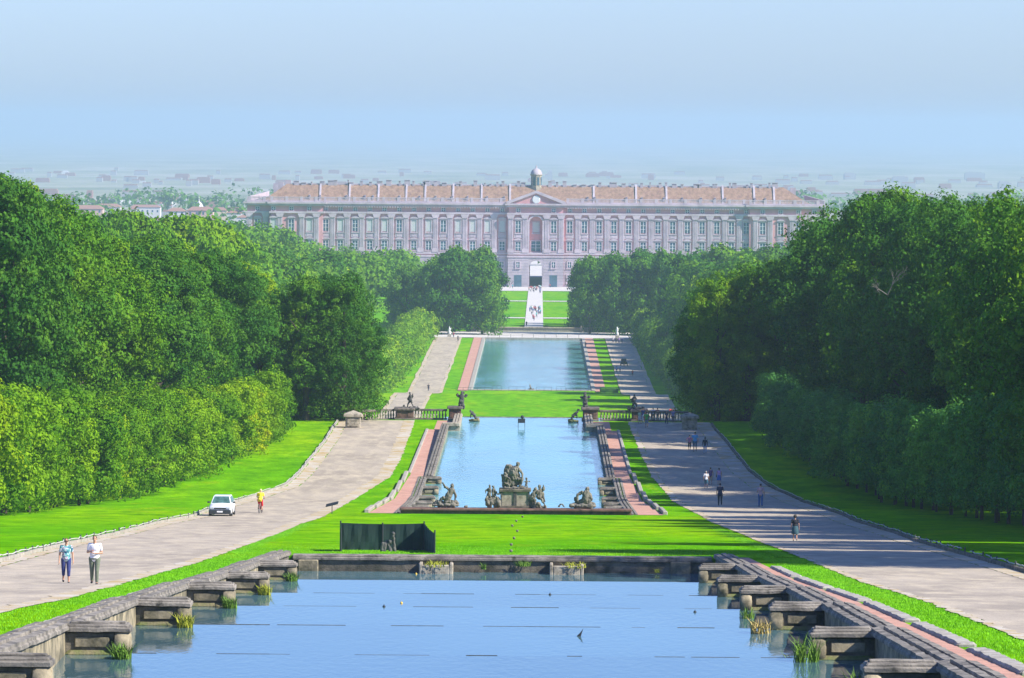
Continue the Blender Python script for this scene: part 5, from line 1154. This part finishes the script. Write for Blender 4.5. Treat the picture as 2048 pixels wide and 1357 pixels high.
pr = fig(Z3, K3, (893, 535), (880, 580), (850, 660), 21, 40, arms=[[(905, 590, -.1), (930, 560, -.15)], [(855, 590, 0), (820, 640, 0)]], legs=[[(850, 660, 0), (895, 690, -.15), (875, 770, -.15)], [(840, 665, .1), (835, 720, .1), (830, 775, .1)]])
pr += fig(Z3, K3, (950, 502, .1), (955, 550, .1), (940, 650, .1), 22, 38, arms=[[(975, 550, .1), (1000, 540, .1), (1005, 500, .1)], [(925, 560, 0), (905, 600, 0)]], legs=[[(945, 650, 0), (990, 690, -.1), (1030, 770, -.1)], [(930, 650, .2), (1000, 640, .2), (1020, 710, .2)]], drape=[(1000, 490, 12, 16), (990, 620, 30, 50, .2)])
statue(DF, 1076, 1014.5, pr, 'two figures, one raising an arm, seated over a barrel right of the central pedestal', base=[('e', Z3(935, 755, -.1), (42 / K3, 35 / K3, 45 / K3)), ('e', Z3(930, 785, .1), (115 / K3, 60 / K3, 22 / K3)), ('e', Z3(860, 740, .2), (45 / K3, 45 / K3, 60 / K3))], vox=.028)
pr = fig(Z3, K3, (1598, 535), (1590, 585), (1575, 690), 28, 62, arms=[[(1530, 585, 0), (1470, 610, 0), (1455, 670, -.05), (1470, 695, -.05)], [(1630, 605, 0), (1655, 670, -.05), (1625, 725, -.1)]], legs=[[(1580, 700, .1), (1640, 730, .3), (1700, 740, .2)], [(1560, 700, .1), (1480, 720, .3), (1440, 730, .2)]], drape=[(1440, 680, 25, 32, .2), (1500, 715, 50, 30, .1)])
statue(DF, 1166, 1014.5, pr, 'muscular nude seen from behind sitting on a rock, rightmost of the fountain statues', base=[('e', Z3(1545, 770), (190 / K3, 70 / K3, 42 / K3)), ('e', Z3(1400, 760), (50 / K3, 50 / K3, 36 / K3)), ('e', Z3(1650, 765, .1), (80 / K3, 60 / K3, 36 / K3))], vox=.028)
K5 = 2.9257
pr = fig(Z5, K5, (597, 563), (592, 585), (567, 640), 12, 22, arms=[[(578, 582, 0), (555, 568, 0), (543, 545, 0)], [(606, 592, 0), (618, 618, 0), (614, 648, 0)]], legs=[[(565, 642, 0), (545, 632, -.1), (520, 655, -.1)], [(570, 645, 0), (600, 655, -.1), (625, 660, -.1)]], drape=[(575, 655, 30, 9)])
statue(DF, 892, 1014.5, pr, 'seated figure raising one arm on a rock, leftmost of the fountain statues', base=[('e', Z5(562, 675), (85 / K5, 30 / K5, 14 / K5)), ('e', Z5(520, 662, .1), (36 / K5, 24 / K5, 13 / K5)), ('e', Z5(610, 664, .1), (34 / K5, 24 / K5, 12 / K5))], vox=.028)
for px, lb in ((1122.5, 'small curled stone dolphin on the fountain wall, right of the two-figure group'), (932, 'small stone shell lump on the fountain wall, left part')):
    statue(DF, px, 1015.5, [('c', (px - 5, 1013.5), 1.8, (px - 2, 1009), 1.6), ('c', (px - 2, 1009), 1.6, (px + 2, 1009), 1.5), ('c', (px + 2, 1009), 1.5, (px + 5.5, 1014), 1.2)] if px > 1000 else [('e', (px, 1013.5), (4, 3, 2.2)), ('e', (px + 2, 1012), (2, 2, 2))], lb, name='stone_dolphin' if px > 1000 else 'stone_shell', vox=.02)
# statues on the balustrade pedestals
DB = 536.9; Z1 = lambda x, y, d=0: (760 + x / 7.877, 760 + y / 7.877, d); Z2 = lambda x, y, d=0: (1120 + x / 6.827, 760 + y / 6.827, d)
pr = fig(Z1, 7.877, (1290, 208), (1290, 245), (1280, 350), 26, 44, arms=[[(1260, 255, 0), (1228, 262, 0), (1215, 235, 0)], [(1320, 255, 0), (1355, 268, 0), (1360, 235, 0)]], legs=[[(1275, 350, 0), (1255, 400, 0), (1262, 450, 0)], [(1295, 350, 0), (1310, 400, 0), (1305, 450, 0)]], drape=[(1318, 205, 16, 18), (1218, 235, 22, 24), (1360, 243, 20, 24), (1270, 385, 38, 45), (1310, 325, 22, 25), (1315, 420, 20, 22)])
statue(DB, 923.8, 816.5, pr, 'dark figure with arms spread wide, on the left inner balustrade pedestal', mat='statue_dark', base=[('e', Z1(1285, 440), (62 / 7.9, 50 / 7.9, 20 / 7.9))], vox=.035)
pr = fig(Z2, 6.827, (338, 188), (340, 225), (345, 320), 24, 36, arms=[[(320, 235, 0), (298, 250, 0), (288, 228, 0)], [(362, 232, 0), (392, 248, 0), (398, 220, 0)]], legs=[[(340, 320, 0), (335, 370, 0), (345, 400, 0)], [(352, 320, 0), (372, 360, 0), (360, 395, 0)]], drape=[(290, 235, 18, 22), (396, 235, 18, 24), (345, 355, 34, 40)])
statue(DB, 1169.8, 819.5, pr, 'dark figure with arms spread wide, on the right inner balustrade pedestal', mat='statue_dark', base=[('e', Z2(345, 397), (60 / 6.8, 45 / 6.8, 18 / 6.8))], vox=.035)
pr = fig(Z1, 7.877, (466, 208), (475, 245), (480, 330), 17, 30, arms=[[(490, 250, 0), (520, 262, 0), (512, 222, 0)], [(460, 252, 0), (442, 300, 0), (440, 325, 0)]], legs=[[(475, 330, 0), (440, 380, 0), (430, 440, 0)], [(485, 330, 0), (505, 385, 0), (530, 430, 0)]], drape=[(500, 270, 20, 35, .1), (375, 410, 18, 22)])
statue(DB, 820.5, 821, pr, 'dark striding figure with a small creature at its side, on the left outer pedestal', mat='statue_dark', base=[('e', Z1(480, 450), (105 / 7.9, 60 / 7.9, 28 / 7.9)), ('e', Z1(375, 445), (50 / 7.9, 50 / 7.9, 26 / 7.9)), ('e', Z1(590, 448), (45 / 7.9, 45 / 7.9, 20 / 7.9))], vox=.035)
pr = fig(Z2, 6.827, (1015, 210), (1012, 240), (1010, 310), 15, 26, arms=[[(995, 245, 0), (978, 275, 0), (975, 300, 0)], [(1030, 245, 0), (1045, 262, 0)]], legs=[[(1005, 310, 0), (990, 350, 0), (1000, 385, 0)], [(1018, 310, 0), (1045, 350, 0), (1060, 390, 0)]], drape=[(1130, 385, 22, 26), (940, 385, 20, 20)])
statue(DB, 1270, 822.5, pr, 'dark standing figure with a hound-like shape beside it, on the right outer pedestal', mat='statue_dark', base=[('e', Z2(1030, 400), (110 / 6.8, 60 / 6.8, 26 / 6.8)), ('e', Z2(1125, 405), (40 / 6.8, 40 / 6.8, 26 / 6.8)), ('e', Z2(945, 398), (35 / 6.8, 40 / 6.8, 24 / 6.8))], vox=.035)
for s, X0, lb in ((1, 947, 'crouching sea creature on a mossy rock in the water by the left inner pedestal'), (-1, 1148, 'sea creature with raised tail on a mossy rock by the right inner pedestal')):
    d = 533; q = lambda x, y: (X0 + s * x, y, 0)
    pr = [('c', q(-7, 818), 1.6, q(-3, 820), 2.6), ('c', q(-3, 820), 2.8, q(2, 826), 3.2), ('c', q(2, 826), 3.2, q(5, 832), 2.4), ('c', q(-5, 822), 1.5, q(-6, 830), 1.2), ('e', q(-6.5, 817.5), (2.3, 2.2, 2.0))]
    if s < 0: pr += [('c', q(2, 824), 1.8, q(-8, 815), 1.1), ('e', q(-9, 812.5), (2.4, 1.5, 1.6))]
    g = statue(d, X0, 838, pr, lb, name='sea_creature_statue', mat='statue_dark', vox=.035, z=CZ - 31.0, base=[('e', q(2, 836), (10, 8, 3.5)), ('e', q(7, 835), (5, 5, 3.2)), ('e', q(-3, 836), (6, 6, 3.2))])
    for ch in g.children:
        if ch.name.startswith('rock'): ch.data.materials.clear(); ch.data.materials.append(MT['moss'])
# far statues
for px, py, lb, tall in ((899, 672, 'white statue with a raised arm at the far end of the left canal road', 22), (1234.5, 679, 'white statue on a pedestal at the far end of the right canal road', 24), (1063, 784, 'small stone dolphin fountain at the near end of the far canal', 12)):
    d = 1498 if py < 700 else 1206; base = CZ - 62.7; p = at(px, py, d)
    if tall > 12:
        g = statue(d, px, py - 6, [('e', (px, py - tall + 2), (1.4, 1.4, 1.7)), ('c', (px, py - tall + 5), 1.9, (px, py - 13), 2.0), ('c', (px, py - 13), 2.2, (px, py - 6), 2.8), ('c', (px + 1.5, py - tall + 5.5), .9, (px + 3.4, py - tall + 3), .7), ('c', (px - 1.5, py - tall + 5.5), .9, (px - 3, py - tall + 9), .7)], lb, mat='statue_white', vox=.06, z=base + 6 * d / F)
        m = MB(); m.bbox(-.55, .55, -.55, .55, -6 * d / F - .3, 0.1, .06); m.build('plinth', MT['kerb'], g)
    else: statue(d, px, py, [('c', (px - 4, py - 1), 2.6, (px + 3, py - 1), 2.4), ('c', (px - 1, py - 3), 2.2, (px - 3, py - 9), 1.2), ('e', (px - 3.4, py - 10.5), (1.8, 1.2, 1.2))], lb, name='dolphin_fountain', vox=.06, z=CZ - 62.7)
# ================================================================ small things
# screened enclosure behind the pool end wall
NET = flat('green_shade_net', (0.004, 0.026, 0.02), .8, var=.3, scale=1.2); NETP = flatc('screen_post', (.02, .025, .03))
d0, d1 = 243.0, 235.5; A = at(681, 1100, d0); B = at(848, 1100, d0); C_ = at(869.5, 1100, d1); D_ = at(682, 1100, d1 + 3)
zt = at(760, 1046.5, d0).z; g = empty('screened_enclosure', (A.x, d0, gz(0, d0))); zg = gz(0, d0); tag(g, 'dark green netting enclosure with posts behind the pool end wall', 'enclosure')
def netpanel(a, b, zta, ztb):
    m = MB(); n = 24; rg = random.Random(3); vs = []
    for i in range(n + 1):
        t = i / n; x = a.x + (b.x - a.x) * t - A.x; y = a.y + (b.y - a.y) * t - d0; w = .03 * math.sin(i * 1.7) + rg.uniform(-.01, .01); sag = -.05 * math.sin(math.pi * t)
        z0 = gz(0, y + d0) - zg - .2; z1 = zta + (ztb - zta) * t - zg + sag
        for k in range(6): vs.append((x + w * math.sin(k), y + w * math.cos(k * .9), z0 + (z1 - z0) * k / 5))
        for k in range(6): vs.append((x + w * math.sin(k), y + w * math.cos(k * .9) + .012, z0 + (z1 - z0) * k / 5))
    fs = []
    for i in range(n):
        for k in range(5): a_ = i * 12 + k; fs += [(a_, a_ + 12, a_ + 13, a_ + 1), (a_ + 7, a_ + 19, a_ + 18, a_ + 6)]
        fs.append((i * 12 + 5, i * 12 + 17, i * 12 + 23, i * 12 + 11))
    m.add(vs, fs, 0, False); m.build('net_panel', NET, g)
netpanel(A, B, zt, zt); netpanel(B, C_, zt, zt + .12); netpanel(A, D_, zt, zt + .02)
for pt, h in ((A, .1), (B, .1), (C_, .28), (D_, .1), (at(765, 1100, d0), .02)):
    m = MB(); m.tube((pt.x - A.x, pt.y - d0 - .04, -1), (pt.x - A.x, pt.y - d0 - .04, zt - zg + h), .035, .035, 8); m.build('post', NETP, g)
pr = [('e', (785.5, 1068, 0), (4.6, 4.6, 5.2)), ('e', (786, 1074, -.05), (3.6, 3.6, 4)), ('c', (787, 1078, 0), 3.2, (788, 1092, 0), 3.6), ('c', (780, 1084, 0), 5, (768, 1092, .1), 6), ('c', (768, 1090, 0), 6, (766, 1108, 0), 6.5), ('c', (778, 1092, -.1), 3, (783, 1108, -.2), 2.2), ('c', (788, 1090, 0), 3.5, (789, 1112, 0), 3)]
statue(239.5, 780, 1112, pr, 'grey-headed statue crouching inside the green netting enclosure', mat='statue_dark', vox=.022, base=[('e', (778, 1112, 0), (22, 14, 5))])
# info panel by the left road
p = on_ground(664, 1028); g = empty('information_panel', p, R(-20)); tag(g, 'slanted narrow information panel on a post beside the left road', 'sign')
m = MB(); m.tube((0, 0, -.2), (0, 0, .62), .03, .03, 8); m.build('post', NETP, g); m = MB(); m.bbox(-.48, .48, -.16, .16, -.02, .02, .01, M=Matrix.Translation((0, 0, .68)) @ Matrix.Rotation(R(-14), 4, 'Y') @ Matrix.Rotation(R(35), 4, 'X')); m.build('panel', NETP, g)
# markers on the lawn
for i, (px, py) in enumerate(((1045, 1034), (1032.6, 1042.5), (1024.6, 1052), (1034.6, 1063), (1028, 1077.5), (1022.5, 1090.5), (1022, 1103.5))):
    p = on_ground(px, py + 2); m = MB(); m.lathe([(.035, -.05), (.05, .03), (.075, .06), (.08, .09), (.055, .13), (.01, .145)], (0, 0, 0), 10)
    o = m.build('lawn_marker', MT['statue'], None, p); tag(o, ['farthest', 'second farthest', 'third farthest', 'middle', 'third nearest', 'second nearest', 'nearest'][i] + ' of the seven small round stones in a line down the middle lawn', 'stone', 'round stones on the middle lawn')
# box stand in the middle pool
p = at(1043, 855, 524); g = empty('metal_stand', (p.x, 524, CZ - 31.0)); tag(g, 'small dark box on thin legs standing in the far part of the middle pool', 'stand')
m = MB(); m.bbox(-.37, .37, -.2, .2, .42, .85, .03); m.build('box', NETP, g); m = MB(); m.ball((.08, 0, 1.02), (.19, .15, .18), 12); m.tube((.08, 0, .84), (.08, 0, .95), .05, .05, 8); m.build('lamp_head', NETP, g)
for sx in (-1, 1):
    for sy in (-1, 1): m = MB(); m.tube((sx * .34, sy * .17, -1), (sx * .34, sy * .17, .45), .025, .025, 6); m.build('leg', NETP, g)
# weeds, reeds
def blades(n, r, h, seed, lean=.35, w=.012):
    rg = random.Random(seed); m = MB()
    for i in range(n):
        a = rg.uniform(0, 6.28); q = r * math.sqrt(rg.random()); x, y = q * math.cos(a), q * math.sin(a); hh = h * rg.uniform(.5, 1.1); b = rg.uniform(0, 6.28); L = lean * hh * rg.uniform(.3, 1.2); dx, dy = math.cos(b), math.sin(b)
        p0 = Vector((x, y, -.05)); p1 = p0 + Vector((dx * L * .3, dy * L * .3, hh * .6)); p2 = p0 + Vector((dx * L, dy * L, hh)); s = Vector((-dy, dx, 0)) * w * rg.uniform(.7, 1.4)
        m.add([p0 - s, p0 + s, p1 + s * .8, p1 - s * .8, p2], [(0, 1, 2, 3), (3, 2, 4)])
    return m
RG_ = flat('reed_green', (0.10, 0.20, 0.01), .8, var=.4, scale=8); RD_ = flat('reed_dry', (0.42, 0.32, 0.10), .8, var=.3, scale=8); RM_ = flat('weed_yellow', (0.32, 0.34, 0.02), .8, var=.4, scale=9)
def wl(Y):
    for i in range(7):
        if edges[i] <= Y <= edges[i + 1]: return CZ - WL[i]
def weed(px, py, d, z, n, r, h, mat, label, lean=.5, w=.014, name='reed_clump'):
    p = at(px, py, d); o = blades(n, r, h, int(px), lean, w).build(name, mat, None, (p.x, d, z if z is not None else p.z)); tag(o, label, 'plant', 'weeds and reeds at the pool walls')
weed(1521, 1238, 140.2, wl(140), 120, .28, .45, RD_, 'tuft of dry straw-coloured reeds at the third right wall unit', .9)
weed(1604, 1262, 130, wl(130), 110, .3, .75, RG_, 'tall green reeds leaning from the water beside the second right wall unit', .7)
weed(1612, 1290, 119.7, wl(119), 90, .3, .7, RG_, 'green reeds before the second right wall unit', .7)
weed(1722, 1335, 112, wl(112), 110, .32, .7, RG_, 'green reeds in the right foreground water', .8)
weed(1497, 1200, 159, wl(159), 70, .2, .4, RG_, 'small green reed tuft by the fourth right wall unit', .6)
weed(872, 1130, 227.5, CZ - 19.6, 130, .55, .28, RM_, 'dry orange and yellow weeds growing in the left spout trough', 1.0)
weed(1150, 1132, 227.5, CZ - 19.6, 130, .5, .26, RM_, 'yellow weeds growing in the right spout trough', 1.0)
weed(967, 1128, 228.0, CZ - 19.75, 60, .12, .3, RG_, 'little green weed on the pool end wall between the troughs', .8)
weed(1045, 1124, 228.1, CZ - 19.6, 110, .35, .3, RG_, 'green creeper hanging on the middle of the pool end wall', 1.1)
weed(1314, 1140, 228.0, CZ - 19.85, 40, .12, .2, RM_, 'small yellow weed at the right of the pool end wall', .9)
for i, (sx, d) in enumerate(((-8.05, 119.6), (-8.05, 141), (-8.05, 161.5), (-8.05, 182), (-8.1, 203), (-9.2, 125), (-9.25, 146))):
    o = blades(140, .22, .42, 50 + i, .9, .014).build('moss_tuft', RM_ if i % 2 else RG_, None, (sx, d - .35, wl(d - .4) + .02)); tag(o, 'green-yellow weeds hanging at the %s wall unit tip, left side' % ['second', 'third', 'fourth', 'fifth', 'sixth', 'inner side of the second', 'inner side of the third'][i], 'plant', 'weeds and reeds at the pool walls')
# floating bits
m = MB(); m.prism([(-.10, 0), (.02, 0), (.09, .22), (0, .10)], .03, -.015); p = at(1160, 1257, 139); o = m.build('driftwood', NETP, None, (p.x, 139, wl(139) - .01)); tag(o, 'dark pointed piece of driftwood sticking up from the foreground water', 'driftwood')
for px, py, mt, lb in ((803, 1207, 'y', 'small yellow float on the foreground pool'), (768, 1214, 'k', 'small dark float left of the yellow float'), (1100, 1190, 'k', 'small dark float in the far middle of the foreground pool'), (1390, 1225, 'k', 'small dark float near the right side of the foreground pool'), (838, 1128, 'y', 'small pale float near the left trough')):
    a, b2 = der(px, py); d = 150.0
    for it in range(30): d = (CZ - wl(min(227, d))) / b2 * F
    m = MB(); m.ball((0, 0, .01), (.05, .05, .04), 10); m.tube((0, 0, .03), (0, 0, .08), .012, .01, 6); o = m.build('float', flatc('float_yellow', (.6, .4, .05)) if mt == 'y' else NETP, None, (CX + a * d / F, min(227, d), wl(min(227, d)))); tag(o, lb, 'float', 'floats on the foreground pool')
# fences at the near end of the canal
def lowfence(px0, px1, label, h=.95):
    d = 1202.0; a, c = at(px0, 783, d), at(px1, 783, d); z = CZ - 62.7; g = empty('low_fence', (a.x, d, z)); tag(g, label, 'fence', 'metal fence panels at the head of the far canal'); L = c.x - a.x
    m = MB()
    for zz in (.15, h): m.tube((0, 0, zz), (L, 0, zz), .035, .035, 6)
    m.build('rail', NETP, g)
    n = max(2, int(L / 1.6))
    for i in range(n + 1): m = MB(); m.tube((L * i / n, 0, -.3), (L * i / n, 0, h), .035, .035, 6); m.build('upright', NETP, g)
lowfence(912, 983, 'thin metal fence at the left head of the far canal', .75); lowfence(985, 1003, 'taller metal gate panel left of the dolphin fountain', 1.2); lowfence(1017, 1050, 'metal fence panel just left of the dolphin fountain'); lowfence(1073, 1103, 'metal fence panel just right of the dolphin fountain'); lowfence(1113, 1131, 'taller metal gate panel right of the dolphin fountain', 1.1); lowfence(1133, 1176, 'thin metal fence at the right head of the far canal', .75)
g0 = at(1200, 783, 1196); m = MB(); m.bbox(0, 4.3, -1.5, 1.5, -.5, 1.1, .15); o = m.build('box_hedge', MT['leafD'], None, (g0.x, 1198, CZ - 62.7)); tag(o, 'low dark clipped block of hedge at the right head of the far canal', 'hedge')
# bow-shaped railing on the canal terrace
g = empty('terrace_railing', (-13.2, 1497, CZ - 62.6)); tag(g, 'thin curved railing round the far end of the canal', 'railing'); m = MB(); pts = [Vector((26.4 * t, -1.8 * math.sin(math.pi * t), 1.1)) for t in np.linspace(0, 1, 17)]; m.path(pts, .04); m.path([q - Vector((0, 0, .5)) for q in pts], .03); m.build('rail', NETP, g)
for q in pts[::2]: m = MB(); m.tube(q - Vector((0, 0, 1.2)), q, .05, .05, 6); m.build('upright', NETP, g)
# horse carriage
p = at_drop(1248, 733, 62.7); g = empty('carriage', p, R(4)); tag(g, 'dark open horse carriage with passengers on the right canal road', 'carriage')
m = MB(); m.bbox(-.75, .75, -.9, 1.1, .5, 1.25, .1); m.bbox(-.7, .7, .7, 1.15, 1.25, 1.9, .12); m.bbox(-.4, .4, -1.3, -.9, .6, 1.5, .08); m.build('coach_body', cloth('coach', (.02, .025, .05)), g)
for sx in (-1, 1):
    for yy, rr in ((-.9, .38), (.8, .5)): m = MB(); m.lathe([(rr, -.04), (rr, .04)], (0, 0, 0), 18, M=Matrix.Translation((sx * .85, yy, rr)) @ Matrix.Rotation(R(90), 4, 'Y')); m.build('wheel', TY, g)
pr = [('e', (0, 0, 1.25), (.28, .75, .32)), ('c', (0, -.6, 1.35), .2, (0, -1.0, 1.85), .12), ('c', (0, -1.0, 1.85), .12, (0, -1.35, 1.7), .08)] + [('c', (sx * .15, yy, 1.1), .11, (sx * .15, yy + k, .6), .07) for sx in (-1, 1) for yy, k in ((-.55, -.04), (.6, .05))] + [('c', (sx * .15, yy + k, .6), .065, (sx * .15, yy, .05), .05) for sx in (-1, 1) for yy, k in ((-.55, -.04), (.6, .05))] + [('c', (0, .72, 1.35), .06, (0, .9, .8), .04)]
h = empty('horse', p + Vector((0, -2.3, 0)), 0); tag(h, 'brown horse drawing the dark carriage on the right canal road', 'horse'); link('body', blob(pr, .04, 1), flatc('horse_coat', (.07, .04, .025)), h)
for sx in (-.3, .3):
    human(p + Vector((sx, .45, .42)), 0, 1.6, 'passenger in dark clothes in the %s seat of the horse carriage' % ('left' if sx < 0 else 'right'), top=('darkA', (.02, .02, .04)), bottom=('darkpants', (.03, .03, .07)), vox=.03, group='passengers of the carriage', joints={'kn': {1: (.1, -.4, .9), -1: (-.1, -.4, .9)}, 'an': {1: (.1, -.45, .5), -1: (-.1, -.45, .5)}})
# shrubs round the terrace
reg_kids()
sh0 = make_tree('garden_shrub', 3.0, 1.3, 1500, .34, MT['leafH'], 61, z0=.1, lobes=shrub_lobes(3, 1.3, 61, .12)); reg_kids(); first = True
for px, py, hp, lb in ((985, 662, 26, 'bushy tall shrub left of the central drive, before the dark grove'), (972, 664, 20, 'low shrub at the left end of the canal terrace'), (998, 662, 12, 'small shrub on the lawn edge left of the drive'), (1042, 664, 11, 'spiky dark plant left of the central drive foot'), (1090, 664, 11, 'spiky dark plant right of the central drive foot'), (1150, 662, 18, 'low shrub right of the central drive by the grove'), (1165, 663, 28, 'tall pale shrub before the right grove'), (1178, 663, 20, 'rounded shrub at the right end of the terrace wall'), (1112, 664, 6, 'tiny shrub at the lawn foot right of the drive'), (960, 664, 14, 'small shrub beside the left terrace pier')):
    d = 1545; p = at(px, py, d); o = sh0 if first else copy_tree(sh0); first = False; o.location = (p.x, d, CZ - 62.9); s = hp * d / F / 3; o.scale = (s * 1.2, s * 1.2, s); tag(o, lb, 'shrub', 'shrubs round the canal terrace')
# lamp posts on the parterre edge
for x, lb in ((1.7 + 16, 'thin dark lamp post at the right edge of the palace lawn'), (-14.8, 'thin dark lamp post at the left edge of the palace lawn')):
    m = MB(); m.tube((0, 0, -.3), (0, 0, 4), .1, .06, 8); m.ball((0, 0, 4.2), .25, 10); o = m.build('lamp_post', NETP, None, (x, 1800, gz(x, 1800))); tag(o, lb, 'lamp post')
# bare grey branches in the right wood
p = at(1775, 560, 338); rg = random.Random(12); m = MB()
def br(a, dr, L, r, n):
    b = a + dr * L; m.tube(a, b, r, r * .6, 5)
    if n:
        for k in range(3): br(a.lerp(b, rg.uniform(.5, 1)), (dr + Vector((rg.uniform(-.7, .7), rg.uniform(-.5, .5), rg.uniform(-.5, .6)))).normalized(), L * rg.uniform(.5, .75), r * .55, n - 1)
br(Vector((0, 0, -1)), Vector((.4, -.3,   .9)).normalized(), 1.1, .04, 4); br(Vector((0, 0, -1)), Vector((-.6, -.4, .4)).normalized(), .9, .035, 4)
o = m.build('dead_branch', flatc('dead_wood', (.15, .135, .12), .9), None, p); tag(o, 'bare grey dead branches poking out of the right wood', 'branch')
# grass blades along the near strips and the edges of the lawns
rg = np.random.default_rng(8); N = 110000; Yb = np.concatenate([rg.uniform(95, 232, N // 2), 229.3 + np.abs(rg.normal(0, 14, N // 4)), rg.uniform(232, 330, N - N // 2 - N // 4)])
Xb = np.empty(N)
for i in range(N):
    Y = Yb[i]; s = -1 if rg.random() < .5 else 1
    if Y < 229: lo, hi = (10.4 if s < 0 else 11.5), (abs(LI(Y)) if s < 0 else RI(Y)) - shw(Y) * (.9 if s < 0 else .5); Xb[i] = s * rg.uniform(lo, hi)
    elif i < 3 * N // 4: Xb[i] = rg.uniform(-12, 12.2)
    else: e = (abs(LI(Y)) if s < 0 else RI(Y)) - shw(Y); Xb[i] = s * (e - abs(rg.normal(0, .35)))
ok = (np.abs(Xb) > 10.3) | (Yb > 229.2); Xb, Yb = Xb[ok], Yb[ok]; N = len(Xb)
Zb = np.array([gz(0, y) for y in Yb]); hh = rg.uniform(.02, .06, N); a = rg.uniform(0, 6.28, N); dx, dy = np.cos(a), np.sin(a); w = .009
q = np.stack([np.stack([Xb - dy * w, Yb + dx * w, Zb - .01], 1), np.stack([Xb + dy * w, Yb - dx * w, Zb - .01], 1), np.stack([Xb + dx * hh * .5, Yb + dy * hh * .5, Zb + hh], 1)], 1).reshape(-1, 3)
me = bpy.data.meshes.new('blades'); me.vertices.add(3 * N); me.vertices.foreach_set('co', q.astype(np.float32).ravel()); me.loops.add(3 * N); me.loops.foreach_set('vertex_index', np.arange(3 * N, dtype=np.int32)); me.polygons.add(N); me.polygons.foreach_set('loop_start', np.arange(0, 3 * N, 3, dtype=np.int32)); me.polygons.foreach_set('loop_total', np.full(N, 3, dtype=np.int32)); me.update()
o = link('grass_blades', me, flat('grass_blade', (0.15, 0.42, 0.0), .9, var=.25, scale=1.5, kind='World')); tag(o, 'short green grass along the near banks and lawn edges', 'grass', kind='stuff')
# ---------------------------------------------------------------- haze
mb = MB(); mb.box(-26500, 26500, -60, 42500, CZ - 145, CZ + 45)
m = bpy.data.materials.new('haze'); m.use_nodes = True; nt = m.node_tree; nt.nodes.remove(nt.nodes['Principled BSDF'])
pv = node(nt, 'ShaderNodeVolumePrincipled'); pv.inputs['Color'].default_value = (0.50, 0.66, 0.78, 1); pv.inputs['Density'].default_value = 0.000108; pv.inputs['Anisotropy'].default_value = 0.2
nt.links.new(pv.outputs[0], nt.nodes['Material Output'].inputs['Volume'])
hz = mb.build('haze', m); hz['kind'] = 'stuff'; hz['label'] = 'pale blue summer haze over the park and plain'; hz['category'] = 'haze'
